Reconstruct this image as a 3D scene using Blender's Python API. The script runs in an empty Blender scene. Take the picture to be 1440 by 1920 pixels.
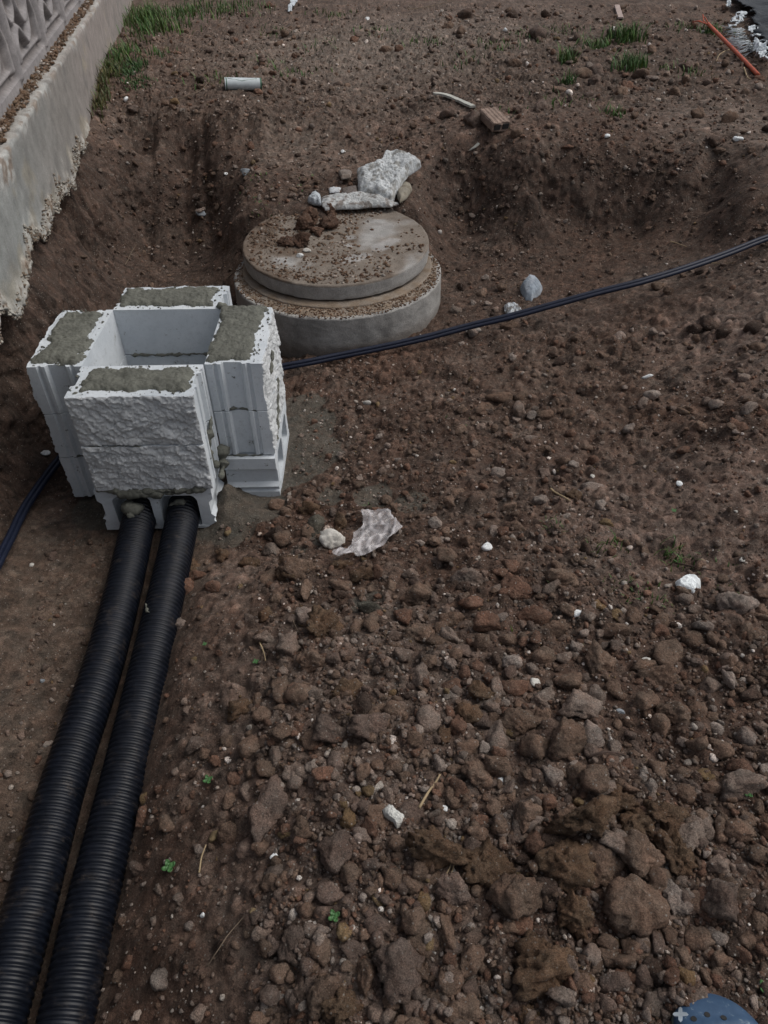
import bpy, math, random
import numpy as np
from mathutils import Matrix, Vector
random.seed(7); RNG = np.random.default_rng(7)
S = bpy.context.scene
COL = S.collection
R = math.radians

# ------------------------------------------------------------------ camera, sky, sun, exposure
F_PX, PITCH, ROLL, CAM_H = 1400.0, 0.72892, -0.016007, 1.79687
cp, sp, cr, sr = math.cos(PITCH), math.sin(PITCH), math.cos(ROLL), math.sin(ROLL)
FW = np.array([0, cp, -sp]); UP0 = np.array([0, sp, cp]); RT0 = np.array([1., 0, 0])
RT = cr*RT0 + sr*UP0; UP = -sr*RT0 + cr*UP0
CAM = np.array([0, 0, CAM_H])
cd = bpy.data.cameras.new('camera'); co = bpy.data.objects.new('camera', cd); COL.objects.link(co)
cd.sensor_fit = 'HORIZONTAL'; cd.sensor_width = 36; cd.lens = 35.0
cd.clip_start = .02; cd.clip_end = 500
m3 = np.stack([RT, UP, -FW], 1)
mw = Matrix([[*m3[i], CAM[i]] for i in range(3)] + [[0, 0, 0, 1]])
co.matrix_world = mw
S.camera = co

SUN_EL, SUN_AZ = R(54), R(80)      # azimuth from +Y towards +X
W = bpy.data.worlds.new('World'); S.world = W; W.use_nodes = True
nt = W.node_tree; nt.nodes.clear()
sky = nt.nodes.new('ShaderNodeTexSky'); sky.sky_type = 'NISHITA'; sky.sun_disc = False
sky.sun_elevation = SUN_EL; sky.sun_rotation = SUN_AZ; sky.air_density = 1.0; sky.dust_density = 4.0; sky.ozone_density = 1.0
hs = nt.nodes.new('ShaderNodeHueSaturation'); hs.inputs['Saturation'].default_value = .42
bg = nt.nodes.new('ShaderNodeBackground'); bg.inputs['Strength'].default_value = .10
wo = nt.nodes.new('ShaderNodeOutputWorld')
nt.links.new(sky.outputs[0], hs.inputs['Color']); nt.links.new(hs.outputs[0], bg.inputs[0]); nt.links.new(bg.outputs[0], wo.inputs[0])
sl = bpy.data.lights.new('sun', 'SUN'); so = bpy.data.objects.new('sun', sl); COL.objects.link(so)
sl.energy = 1.3; sl.angle = R(35); sl.color = (1, .96, .9)
sd = Vector((math.sin(SUN_AZ)*math.cos(SUN_EL), math.cos(SUN_AZ)*math.cos(SUN_EL), math.sin(SUN_EL)))
so.rotation_euler = sd.to_track_quat('Z', 'Y').to_euler()
S.view_settings.view_transform = 'Standard'; S.view_settings.look = 'None'
S.view_settings.exposure = 0.18; S.view_settings.gamma = 1
S.render.engine = 'CYCLES'
S.cycles.max_bounces = 6; S.cycles.diffuse_bounces = 3; S.cycles.transparent_max_bounces = 8

# ------------------------------------------------------------------ noise
def _h(i, j, k, s):
    i = i.astype(np.int64) & 0xffffffff; j = j.astype(np.int64) & 0xffffffff; k = k.astype(np.int64) & 0xffffffff
    n = (i*374761393 + j*668265263 + k*2147483647 + s*1274126177) & 0xffffffff
    n = ((n ^ (n >> 13)) * 1274126177) & 0xffffffff
    n = ((n ^ (n >> 15)) * 2246822519) & 0xffffffff
    return ((n ^ (n >> 16)) & 0xffffff) / float(0xffffff)
def vn3(x, y, z, s=0):
    x = np.asarray(x, float); y = np.asarray(y, float); z = np.asarray(z, float) + np.zeros_like(x)
    i, j, k = np.floor(x), np.floor(y), np.floor(z)
    u, v, w = x-i, y-j, z-k
    u = u*u*(3-2*u); v = v*v*(3-2*v); w = w*w*(3-2*w)
    c = lambda a, b, d: _h(i+a, j+b, k+d, s)
    a0 = (c(0,0,0)*(1-u)+c(1,0,0)*u)*(1-v) + (c(0,1,0)*(1-u)+c(1,1,0)*u)*v
    a1 = (c(0,0,1)*(1-u)+c(1,0,1)*u)*(1-v) + (c(0,1,1)*(1-u)+c(1,1,1)*u)*v
    return (a0*(1-w)+a1*w)*2-1
def vn2(x, y, s=0):
    x = np.asarray(x, float); y = np.asarray(y, float)
    i, j = np.floor(x), np.floor(y); u, v = x-i, y-j
    u = u*u*(3-2*u); v = v*v*(3-2*v); k = np.zeros_like(i)
    c = lambda a, b: _h(i+a, j+b, k, s)
    return ((c(0,0)*(1-u)+c(1,0)*u)*(1-v) + (c(0,1)*(1-u)+c(1,1)*u)*v)*2-1
def fbm2(x, y, o=4, s=0, g=.5):
    t = 0; a = 1; n = 0
    for q in range(o):
        t = t + a*vn2(x*2.03**q + q*17.3, y*2.03**q + q*9.1, s+q); n += a; a *= g
    return t/n
def fbm3(x, y, z, o=3, s=0, g=.5):
    t = 0; a = 1; n = 0
    for q in range(o):
        t = t + a*vn3(x*2.03**q+q*7.7, y*2.03**q+q*3.1, z*2.03**q+q*5.5, s+q); n += a; a *= g
    return t/n
def lumps(x, y, cell, s, rmin=.35, rmax=.75, keep=1.0):
    """height field of half-buried round lumps on a jittered grid, plus an id"""
    X, Y = x/cell, y/cell; i, j = np.floor(X), np.floor(Y)
    h = np.zeros_like(X); idv = np.zeros_like(X); z0 = np.zeros_like(i)
    for a in (-1, 0, 1):
        for b in (-1, 0, 1):
            ci, cj = i+a, j+b
            px = ci + _h(ci, cj, z0, s); py = cj + _h(ci, cj, z0, s+1)
            r = rmin + (rmax-rmin)*_h(ci, cj, z0, s+2)**2
            ang = _h(ci, cj, z0, s+4)*3.14; e = .65+.35*_h(ci, cj, z0, s+5)
            dx, dy = X-px, Y-py
            ca, sa = np.cos(ang), np.sin(ang)
            dd = (dx*ca+dy*sa)**2 + ((dy*ca-dx*sa)/e)**2
            hh = np.sqrt(np.clip(r*r-dd, 0, None))*cell*(_h(ci, cj, z0, s+6) < keep)
            m = hh > h
            h = np.where(m, hh, h); idv = np.where(m, _h(ci, cj, z0, s+3), idv)
    return h, idv
def facets(x, y, cell, s):
    """broken stone: each cell a tilted flat, highest flat wins softly"""
    X, Y = x/cell, y/cell; i, j = np.floor(X), np.floor(Y); best = np.full(X.shape, 9.); h = np.zeros_like(X); z0 = np.zeros_like(i)
    for a in (-1, 0, 1):
        for b in (-1, 0, 1):
            ci, cj = i+a, j+b; px = ci+_h(ci, cj, z0, s); py = cj+_h(ci, cj, z0, s+1)
            dx, dy = X-px, Y-py; d = dx*dx*.5+dy*dy+.9*dx*dy*.5
            v = _h(ci, cj, z0, s+2)-.5 + dx*(_h(ci, cj, z0, s+3)-.5)*1.6 + dy*(_h(ci, cj, z0, s+4)-.7)*1.8
            m = d < best; h = np.where(m, v, h); best = np.where(m, d, best)
    return h
def sstep(a, b, x):
    t = np.clip((x-a)/(b-a), 0, 1); return t*t*(3-2*t)

# ------------------------------------------------------------------ rays
def rays(px, py):
    px = np.asarray(px, float)[..., None]; py = np.asarray(py, float)[..., None]
    return FW + RT*(px-720)/F_PX - UP*(py-960)/F_PX
def at(px, py, z):
    d = rays(px, py); return CAM + d*((z-CAM_H)/d[..., 2:3])
def at1(px, py, z): return at([px], [py], z)[0]

# ------------------------------------------------------------------ mesh helpers
def mesh(name, V, Fc, mat=None, col=None, smooth=True):
    """V (n,3); Fc (m,3|4) array or list of arrays / lists"""
    me = bpy.data.meshes.new(name)
    V = np.asarray(V, np.float32)
    if isinstance(Fc, np.ndarray):
        k = Fc.shape[1]; m = len(Fc)
        me.vertices.add(len(V)); me.vertices.foreach_set('co', V.ravel())
        me.loops.add(m*k); me.loops.foreach_set('vertex_index', Fc.astype(np.int32).ravel())
        me.polygons.add(m); me.polygons.foreach_set('loop_start', np.arange(0, m*k, k, dtype=np.int32))
        me.polygons.foreach_set('loop_total', np.full(m, k, np.int32))
        me.update(calc_edges=True)
    else:
        me.from_pydata([tuple(map(float, v)) for v in V], [], [tuple(map(int, f)) for f in Fc])
    me.validate()
    if smooth: me.polygons.foreach_set('use_smooth', np.ones(len(me.polygons), bool))
    if col is not None:
        a = me.color_attributes.new('col', 'FLOAT_COLOR', 'POINT')
        c = np.ones((len(V), 4), np.float32); c[:, :3] = col; a.data.foreach_set('color', c.ravel())
    if mat: me.materials.append(mat)
    return me
def link(name, me, parent=None, loc=None):
    o = bpy.data.objects.new(name, me); COL.objects.link(o)
    if parent: o.parent = parent
    if loc is not None: o.location = loc
    return o
def tag(o, label=None, cat=None, group=None, kind=None):
    if label: o['label'] = label
    if cat: o['category'] = cat
    if group: o['group'] = group
    if kind: o['kind'] = kind
    return o
def empty(name, loc, rz=0):
    o = bpy.data.objects.new(name, None); COL.objects.link(o); o.location = loc; o.rotation_euler = (0, 0, rz); o.empty_display_size = .05
    return o
def grid_faces(nu, nv, wrap_u=False):
    """vertex index = u*nv+v"""
    us = np.arange(nu if wrap_u else nu-1); vs = np.arange(nv-1)
    U, Vv = np.meshgrid(us, vs, indexing='ij'); U2 = (U+1) % nu
    return np.stack([U*nv+Vv, U2*nv+Vv, U2*nv+Vv+1, U*nv+Vv+1], -1).reshape(-1, 4)
def catmull(P, n):
    P = np.asarray(P, float); P = np.vstack([2*P[0]-P[1], P, 2*P[-1]-P[-2]]); out = []
    for i in range(1, len(P)-2):
        t = np.linspace(0, 1, n, endpoint=False)[:, None]
        a, b, c, d = P[i-1], P[i], P[i+1], P[i+2]
        out.append(.5*((2*b)+(-a+c)*t+(2*a-5*b+4*c-d)*t**2+(-a+3*b-3*c+d)*t**3))
    out.append(P[-2][None]); return np.vstack(out)
def resample(P, step):
    d = np.r_[0, np.cumsum(np.linalg.norm(np.diff(P, axis=0), axis=1))]
    n = max(2, int(d[-1]/step)+1); s = np.linspace(0, d[-1], n)
    return np.stack([np.interp(s, d, P[:, k]) for k in range(3)], 1), s
def tube(P, rad, nseg=12, caps=True, up=(0, 0, 1)):
    P = np.asarray(P, float); n = len(P); rad = np.broadcast_to(rad, (n,)).astype(float)
    T = np.gradient(P, axis=0); T /= np.linalg.norm(T, axis=1)[:, None]+1e-12
    u = np.cross(T, np.array(up, float)); u /= np.linalg.norm(u, axis=1)[:, None]+1e-9; v = np.cross(u, T)
    a = np.linspace(0, 2*math.pi, nseg, endpoint=False)
    V = P[:, None]+rad[:, None, None]*(u[:, None]*np.cos(a)[None, :, None]+v[:, None]*np.sin(a)[None, :, None])
    Fc = []
    V = V.reshape(-1, 3)
    i, j = np.meshgrid(np.arange(n-1), np.arange(nseg), indexing='ij'); j2 = (j+1) % nseg
    Fq = np.stack([i*nseg+j, i*nseg+j2, (i+1)*nseg+j2, (i+1)*nseg+j], -1).reshape(-1, 4)
    if caps:
        V = np.vstack([V, P[:1], P[-1:]]); c0, c1 = n*nseg, n*nseg+1
        j = np.arange(nseg); j2 = (j+1) % nseg
        Fq = np.vstack([Fq, np.stack([j2, j, np.full(nseg, c0), np.full(nseg, c0)], -1), np.stack([(n-1)*nseg+j, (n-1)*nseg+j2, np.full(nseg, c1), np.full(nseg, c1)], -1)])
    return V, Fq
def fix_quads(Fq):
    """split into a list because caps repeat an index"""
    return [tuple(dict.fromkeys(f)) for f in Fq.tolist()]
class MB:
    def __init__(s): s.V = []; s.F = []; s.C = []; s.n = 0
    def add(s, V, Fc, c=None):
        V = np.asarray(V, float); s.V.append(V)
        s.F += [tuple(int(i)+s.n for i in dict.fromkeys(map(int, f))) for f in Fc]
        s.C.append(np.broadcast_to(np.array(c if c is not None else (.5, .5, .5), float), (len(V), 3))); s.n += len(V); return s
    def box(s, lo, hi, c=None, M=None):
        x0, y0, z0 = lo; x1, y1, z1 = hi
        V = np.array([(x0,y0,z0),(x1,y0,z0),(x1,y1,z0),(x0,y1,z0),(x0,y0,z1),(x1,y0,z1),(x1,y1,z1),(x0,y1,z1)], float)
        if M is not None: V = M(V)
        return s.add(V, [(0,3,2,1),(4,5,6,7),(0,1,5,4),(1,2,6,5),(2,3,7,6),(3,0,4,7)], c)
    def build(s, name, mat, parent=None, smooth=False, loc=None):
        me = mesh(name, np.vstack(s.V), s.F, mat, np.vstack(s.C), smooth)
        return link(name, me, parent, loc)

# ------------------------------------------------------------------ materials
class NT:
    def __init__(s, name):
        s.m = bpy.data.materials.new(name); s.m.use_nodes = True; s.t = s.m.node_tree
        s.b = s.t.nodes['Principled BSDF']; s.out = s.t.nodes['Material Output']
        s.b.inputs['Specular IOR Level'].default_value = .25
        s.tc = s.n('ShaderNodeTexCoord'); s.geo = s.n('ShaderNodeNewGeometry')
    def n(s, t, **k):
        x = s.t.nodes.new(t)
        for a, b in k.items(): setattr(x, a, b)
        return x
    def l(s, a, b): s.t.links.new(a, b)
    def setin(s, node, key, v):
        if hasattr(v, 'is_output') or isinstance(v, bpy.types.NodeSocket): s.l(v, node.inputs[key])
        else: node.inputs[key].default_value = v
    def noise(s, vec, scale, detail=3, rough=.55, out='Fac'):
        x = s.n('ShaderNodeTexNoise'); x.inputs['Scale'].default_value = scale; x.inputs['Detail'].default_value = detail; x.inputs['Roughness'].default_value = rough
        s.l(vec, x.inputs['Vector']); return x.outputs[out]
    def voro(s, vec, scale, feature='F1', out='Distance'):
        x = s.n('ShaderNodeTexVoronoi', feature=feature); x.inputs['Scale'].default_value = scale; s.l(vec, x.inputs['Vector']); return x.outputs[out]
    def mr(s, v, a, b, c=0., d=1.):
        x = s.n('ShaderNodeMapRange'); s.l(v, x.inputs[0])
        for i, q in zip((1, 2, 3, 4), (a, b, c, d)): x.inputs[i].default_value = q
        return x.outputs[0]
    def math(s, op, a, b=0.):
        x = s.n('ShaderNodeMath', operation=op); s.setin(x, 0, a); s.setin(x, 1, b); return x.outputs[0]
    def mix(s, f, a, b, mode='MIX'):
        x = s.n('ShaderNodeMix', data_type='RGBA', blend_type=mode); x.clamp_result = False
        s.setin(x, 0, f)
        for k, v in ((6, a), (7, b)):
            if isinstance(v, bpy.types.NodeSocket): s.l(v, x.inputs[k])
            else: x.inputs[k].default_value = (*v, 1)
        return x.outputs[2]
    def bump(s, h, strength, dist, prev=None):
        x = s.n('ShaderNodeBump'); x.inputs['Strength'].default_value = strength; x.inputs['Distance'].default_value = dist
        s.l(h, x.inputs['Height'])
        if prev is not None: s.l(prev, x.inputs['Normal'])
        return x.outputs[0]
    def done(s, color, rough=.9, normal=None):
        s.setin(s.b, 'Base Color', color if isinstance(color, bpy.types.NodeSocket) else (*color, 1))
        s.setin(s.b, 'Roughness', rough)
        if normal is not None: s.l(normal, s.b.inputs['Normal'])
        return s.m
def vcol(n):
    a = n.n('ShaderNodeAttribute', attribute_name='col'); return a.outputs['Color']

def mat_earth(name='earth', spk=1.0):
    n = NT(name); P = n.geo.outputs['Position']; c = vcol(n)
    f1 = n.noise(P, 9, 5, .65); f2 = n.noise(P, 60, 5, .7); f3 = n.noise(P, 420, 3, .7)
    k = n.math('MULTIPLY', n.mr(f1, .25, .75, .68, 1.32), n.mr(f2, .25, .75, .62, 1.4))
    k = n.math('MULTIPLY', k, n.mr(f3, .3, .7, .5, 1.6)); k = n.math('MULTIPLY', k, n.mr(n.noise(P, 1100, 2, .6), .3, .7, .7, 1.35))
    kc = n.n('ShaderNodeCombineColor')
    for i in range(3): n.l(k, kc.inputs[i])
    c2 = n.mix(1.0, n.mix(1.0, c, (1.0, .975, .97), 'MULTIPLY'), kc.outputs[0], 'MULTIPLY')
    warm = n.mix(n.mr(n.noise(P, 24, 3), .35, .65, 0, .5), c2, n.mix(1.0, c2, (1.2, .945, .84), 'MULTIPLY'))
    # pale grit of many sizes
    vd = n.n('ShaderNodeTexVoronoi'); vd.inputs['Scale'].default_value = 150; n.l(P, vd.inputs['Vector'])
    sel = n.n('ShaderNodeSeparateColor'); n.l(vd.outputs['Color'], sel.inputs[0])
    m = n.math('MULTIPLY', n.mr(vd.outputs['Distance'], .22, .34, 1, 0), n.mr(sel.outputs[0], .84, .88, 0, 1))
    vd2 = n.n('ShaderNodeTexVoronoi'); vd2.inputs['Scale'].default_value = 330; n.l(P, vd2.inputs['Vector'])
    sel2 = n.n('ShaderNodeSeparateColor'); n.l(vd2.outputs['Color'], sel2.inputs[0])
    m2 = n.math('MULTIPLY', n.mr(vd2.outputs['Distance'], .25, .4, 1, 0), n.mr(sel2.outputs[1], .76, .84, 0, 1))
    c3 = n.mix(n.math('MULTIPLY', m, .75*spk), warm, n.mix(n.mr(sel.outputs[2], 0, 1), (.13, .11, .092), (.42, .39, .35)))
    c4 = n.mix(n.math('MULTIPLY', m2, .5*spk), c3, (.22, .185, .155))
    g = n.bump(n.noise(P, 45, 5, .75), .75, .016)
    g = n.bump(n.voro(P, 150), .5, .006, g)
    g = n.bump(n.noise(P, 300, 4, .8), .9, .005, g)
    return n.done(c4, .93, g)
EARTH = mat_earth()

def mat_block():
    n = NT('cast_concrete_block'); P = n.tc.outputs['Object']; W_ = n.geo.outputs['Position']
    a = n.noise(W_, 5, 4, .6); b = n.noise(W_, 90, 4, .7); s_ = n.voro(W_, 420)
    c = n.mix(n.mr(a, .35, .7), (.47, .51, .545), (.62, .655, .685))
    c = n.mix(n.mr(b, .52, .75, 0, .5), c, (.36, .385, .41))
    c = n.mix(n.mr(s_, .0, .12, .35, 0), c, (.12, .13, .14))
    d = n.noise(W_, 26, 5, .75)                      # dabs and crumbs of mortar and earth
    c = n.mix(n.mr(d, .645, .68, 0, .9), c, (.085, .083, .074))
    st = n.noise(W_, 13, 5, .7); c = n.mix(n.mr(st, .6, .72, 0, .35), c, (.20, .19, .17))
    g = n.bump(n.noise(W_, 240, 4, .7), .5, .002); g = n.bump(n.voro(W_, 300), .3, .0015, g)
    return n.done(c, .9, g)
def mat_split():
    n = NT('split_stone_face'); W_ = n.geo.outputs['Position']
    a = n.noise(W_, 14, 5, .7); b = n.noise(W_, 110, 5, .75)
    c = n.mix(n.mr(a, .3, .7), (.50, .52, .535), (.66, .68, .69))
    c = n.mix(n.mr(b, .5, .72, 0, .6), c, (.34, .35, .355))
    v = n.n('ShaderNodeTexVoronoi'); v.inputs['Scale'].default_value = 230; n.l(W_, v.inputs['Vector'])
    sc = n.n('ShaderNodeSeparateColor'); n.l(v.outputs['Color'], sc.inputs[0])
    c = n.mix(n.math('MULTIPLY', n.mr(v.outputs['Distance'], .2, .4, 1, 0), n.mr(sc.outputs[0], .78, .85, 0, 1)), c, (.85, .86, .87))
    g = n.bump(n.noise(W_, 95, 6, .8), .7, .005); g = n.bump(n.noise(W_, 340, 4, .8), .8, .0025, g)
    return n.done(c, .85, g)
def mat_mortar(name='wet_mortar', base=(.118, .120, .102)):
    n = NT(name); W_ = n.geo.outputs['Position']
    a = n.noise(W_, 22, 4, .6); b = n.noise(W_, 190, 4, .75)
    c = n.mix(n.mr(a, .3, .7), tuple(x*.75 for x in base), tuple(x*1.3 for x in base))
    c = n.mix(n.mr(b, .5, .75, 0, .45), c, tuple(x*.5 for x in base))
    c = n.mix(n.mr(n.noise(W_, 420, 3, .7), .55, .7, 0, .25), c, tuple(x*1.7 for x in base))
    g = n.bump(n.noise(W_, 45, 5, .7), .5, .008); g = n.bump(n.noise(W_, 130, 5, .75), .9, .004, g)
    return n.done(c, n.mr(a, .3, .7, .5, .8), g)
def mat_vconcrete(name, rough=.9, bs=.004, scale=120, spec=.25):
    n = NT(name); W_ = n.geo.outputs['Position']; c = vcol(n)
    k = n.math('MULTIPLY', n.mr(n.noise(W_, scale*.12, 4, .65), .25, .75, .75, 1.25), n.mr(n.noise(W_, scale*1.5, 3, .7), .3, .7, .8, 1.2))
    kc = n.n('ShaderNodeCombineColor')
    for i in range(3): n.l(k, kc.inputs[i])
    c = n.mix(1., c, kc.outputs[0], 'MULTIPLY')
    g = n.bump(n.noise(W_, scale, 5, .75), .8, bs); g = n.bump(n.voro(W_, scale*1.8), .4, bs*.5, g)
    n.b.inputs['Specular IOR Level'].default_value = spec
    return n.done(c, rough, g)
BLOCK, SPLIT, MORTAR = mat_block(), mat_split(), mat_mortar()
CONC = mat_vconcrete('weathered_concrete', .9, .003, 110)
PANEL = mat_vconcrete('cast_panel_concrete', .9, .0015, 260)
ROUGHC = mat_vconcrete('broken_concrete', .95, .008, 60)
STONE = mat_vconcrete('stone', .9, .003, 160)
def simple(name, c, rough=.5, bscale=None, bstr=.2, bdist=.002, spec=.5, var=.25, metal=0):
    n = NT(name); P = n.tc.outputs['Object']; f = n.noise(P, 30, 4, .6)
    cc = n.mix(n.mr(f, .3, .7), tuple(x*(1-var) for x in c), tuple(x*(1+var) for x in c))
    n.b.inputs['Specular IOR Level'].default_value = spec
    g = n.bump(n.noise(P, bscale, 4, .7), bstr, bdist) if bscale else None
    return n.done(cc, rough, g)

# ------------------------------------------------------------------ ground heights
WD = np.array([-0.177387, 0.984141]); WN = np.array([0.984141, 0.177387]); WA = np.array([-1.8318, 5.40117])
def wall_x(y): return WA[0] + WD[0]/WD[1]*(y-WA[1])
PL = .55
ctrl = []
def cpt(*a):
    for px, py, z in a: p = at1(px, py, z); ctrl.append((p[0], p[1], z))
cpt((60,1000,.03),(40,1200,.04),(20,1350,.04),(250,1000,.0),(150,1100,.0),(300,1030,.0),(100,1300,.0),(100,1600,-.01),(20,1500,.03),(200,1250,0),(10,1850,0),(150,1500,0),(200,1700,-.01),(60,1900,0),
    (378,1010,.0),(352,1080,.0),(318,1180,.0),(290,1280,0),(262,1380,0),(238,1500,0),(215,1600,0),(195,1720,0),(175,1860,0),
    (405,1060,.06),(372,1110,.10),(345,1200,.12),(320,1300,.12),(300,1400,.13),(290,1500,.12),(270,1600,.10),(250,1720,.10),(235,1860,.10),
    (470,1150,.17),(440,1250,.19),(420,1400,.21),(400,1550,.22),(380,1700,.22),(380,1880,.24),
    (560,1100,.19),(560,1250,.27),(550,1450,.30),(560,1600,.31),(600,1850,.33),
    (720,1100,.22),(720,1200,.28),(740,1400,.33),(740,1600,.35),(720,1920,.35),(1000,1200,.30),(1000,1450,.35),(1000,1700,.36),(1000,1920,.36),(1200,1300,.33),(1440,1200,.33),(1440,1450,.36),(1440,1700,.37),(1330,1890,.36),(1440,1920,.36),(1250,1100,.27),
    (500,1040,.06),(440,1010,.02),(480,960,.01),(560,960,.05),(600,900,.04),(640,980,.10),(560,840,.02),(620,800,.03),(560,720,.01),(640,700,.02),(700,800,.07),(720,900,.10),(850,980,.19),(850,850,.14),(850,740,.08),(750,680,.03),(1000,900,.20),(1000,780,.13),(1100,1000,.25),(1200,930,.23),(1200,850,.17),(1190,790,.17),(1320,860,.26),(1440,920,.31),(1440,800,.30),(1200,700,.19),(1330,680,.23),(1440,640,.33),(1000,660,.09),(1080,600,.11),(900,620,.05),(1200,580,.15),(1350,560,.25),(1440,540,.33),
    (840,600,.03),(860,540,.04),(930,560,.06),(1000,540,.09),(850,480,.05),(920,490,.08),(1000,470,.11),(1150,480,.13),(1250,480,.18),(1340,460,.24),(1440,450,.34),
    (1000,425,.16),(1100,420,.19),(1200,420,.21),(1300,400,.27),(1010,330,.44),(1110,330,.42),(1200,330,.42),(1300,320,.47),(1400,360,.47),(1000,275,PL),(1120,265,PL),(1220,265,PL),(1320,270,PL),(1440,290,PL),
    (880,420,.14),(900,360,.30),(850,380,.24),(900,290,.46),(860,260,.53),(930,250,PL),(800,330,.38),(780,270,.50),(700,290,.44),(640,300,.42),(700,360,.33),(620,350,.34),(560,370,.34),(560,320,.40),(500,340,.33),(480,400,.31),(520,400,.325),(560,392,.335),(620,382,.335),(700,385,.34),(760,392,.325),(470,425,.27),(500,270,.46),(640,240,.53),(500,230,.53),(780,220,PL),
    (420,470,.05),(430,540,.01),(340,540,.0),(270,520,.0),(440,430,.12),(400,420,.12),(330,440,.04),(260,450,.03),(430,350,.30),(350,340,.22),(270,330,.25),(400,280,.45),(300,270,.45),(230,260,.50),(420,225,PL),(320,215,PL),(240,200,PL),(200,215,PL),
    (190,480,.06),(160,530,.04),(110,600,.02),(200,560,0.0),
    (300,60,.57),(600,60,.58),(700,150,PL),(1000,60,.60),(1000,160,.57),(1300,60,.62),(1300,180,.58),(1440,60,.62),(1440,200,.58),(720,0,.6))
for x, y in ((-1.05,2.1),(-1.05,2.5),(-.8,2.3),(-.5,2.3),(-.4,2.6),(-.9,2.75),(-.6,2.05),(-.8,1.9),(-.45,2.0)): ctrl.append((x, y, .012))
for x, y in ((-.2,3.3),(-.4,3.6),(0,3.6),(-.2,3.88),(.1,3.4),(-.35,3.85),(.05,3.9)): ctrl.append((x, y, .0))
for y in np.arange(-1, 5.0, .28):
    xw = wall_x(y)
    if y < 2.5:
        q = -.02 - .16*min(1, max(0, (2.5-y)/.45))
        ctrl += [(xw+q-.07, y, .46), (xw+q-.02, y, .16), (xw+q+.03, y, .035), (xw+q+.1, y, .03), (xw+q-.16, y, PL+.04)]
        continue
    ctrl += [(xw-.06, y, PL+.04)]
    if y < 4.7: ctrl += [(xw+.0, y, .48)]
    if y < 2.75: ctrl += [(xw+.03, y, .16), (xw+.075, y, .03)]
    elif y < 4.3: ctrl += [(xw+.055, y, .20), (xw+.13, y, .05)]
for x, y, z in ((-.8,.2,0),(-.65,.2,0),(-.8,-.6,0),(-.65,-.6,0),(-1.0,-.3,.02),(-.4,-.3,.24),(.3,0,.36),(.3,-1,.36),(1.2,0,.36),(1.6,-1,.36),(2.2,1,.36),(2.6,2.5,.36),(3.2,2,.4),(3,4,.5),(3,1,.38),(2.6,3.6,.46)): ctrl.append((x, y, z))
for x, y in ((4,5),(4,8),(0,9),(-2.5,9),(3,9),(0,7.3),(-1.6,7),(5,3),(5,0),(-2,11),(3,11)): ctrl.append((x, y, PL+.03))
ctrl = np.array(ctrl)
_u, _i = np.unique((ctrl[:, :2]*60).round(), axis=0, return_index=True); ctrl = ctrl[_i]
D = np.linalg.norm(ctrl[:, None, :2]-ctrl[None, :, :2], axis=2)
A = np.block([[D + np.eye(len(ctrl))*-1e-3, np.ones((len(ctrl), 1))], [np.ones((1, len(ctrl))), np.zeros((1, 1))]])
wts = np.linalg.solve(A, np.r_[ctrl[:, 2], 0])
gx = np.arange(-3.2, 5.2, .025); gy = np.arange(-1.2, 11.2, .025)
GX, GY = np.meshgrid(gx, gy, indexing='ij')
GZ = np.full(GX.shape, wts[-1])
for (x, y, z), w in zip(ctrl, wts[:-1]): GZ += w*np.sqrt((GX-x)**2+(GY-y)**2)
def blur(a, k):
    for ax in (0, 1):
        s = np.zeros_like(a)
        p = np.pad(a, [(k, k) if q == ax else (0, 0) for q in (0, 1)], mode='edge')
        w = np.hanning(2*k+3)[1:-1]; w /= w.sum()
        for i in range(2*k+1): s += w[i]*(p[i:i+a.shape[0], :] if ax == 0 else p[:, i:i+a.shape[1]])
        a = s
    return a
GZ = np.clip(blur(GZ, 2), -.05, .9)
def bil(XS, YS, Z, x, y):
    i = np.clip(np.searchsorted(XS, x)-1, 0, len(XS)-2); j = np.clip(np.searchsorted(YS, y)-1, 0, len(YS)-2)
    u = np.clip((x-XS[i])/(XS[i+1]-XS[i]), 0, 1); v = np.clip((y-YS[j])/(YS[j+1]-YS[j]), 0, 1)
    return (Z[i, j]*(1-u)+Z[i+1, j]*u)*(1-v)+(Z[i, j+1]*(1-u)+Z[i+1, j+1]*u)*v
GX_, GY_ = np.gradient(GZ, .025, .025); SLOPE = blur(np.hypot(GX_, GY_), 2)

def spaced(f, a, b):
    out = [a]
    while out[-1] < b: out.append(out[-1]+f(out[-1]))
    return np.array(out)
ys = np.r_[-60, -30, -12, -5, -2.5, -1.5, spaced(lambda y: .02 if y < .25 else .0046 if y < 1.2 else .0062 if y < 2.6 else .0085 if y < 3.9 else .0062 if y < 4.75 else .010 if y < 5.2 else .016 if y < 6 else .028 if y < 8 else .07 if y < 11 else (y-9)*.12, -1.1, 160)]
xr = spaced(lambda x: .0055 if x < 1.0 else .008 if x < 1.75 else .016 if x < 3 else .04 if x < 4.6 else (x-4)*.14, 0, 120)
xl = -spaced(lambda x: .0055 if x < 1.0 else .0036 if x < 1.62 else .0075 if x < 1.9 else .016 if x < 2.6 else .05 if x < 3.2 else (x-2.6)*.15, 0, 120)
xs = np.r_[xl[::-1][:-1], xr]
TX, TY = np.meshgrid(xs, ys, indexing='ij')
base = bil(gx, gy, GZ, TX, TY); slope = bil(gx, gy, SLOPE, TX, TY)
far = sstep(8, 11, TY)*1.0 + sstep(4.2, 5.1, TX) + sstep(2.5, 3.1, -TX); far = np.clip(far, 0, 1)
base = base*(1-far) + (PL+.05)*far
nearb = TY < 11.5
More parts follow.
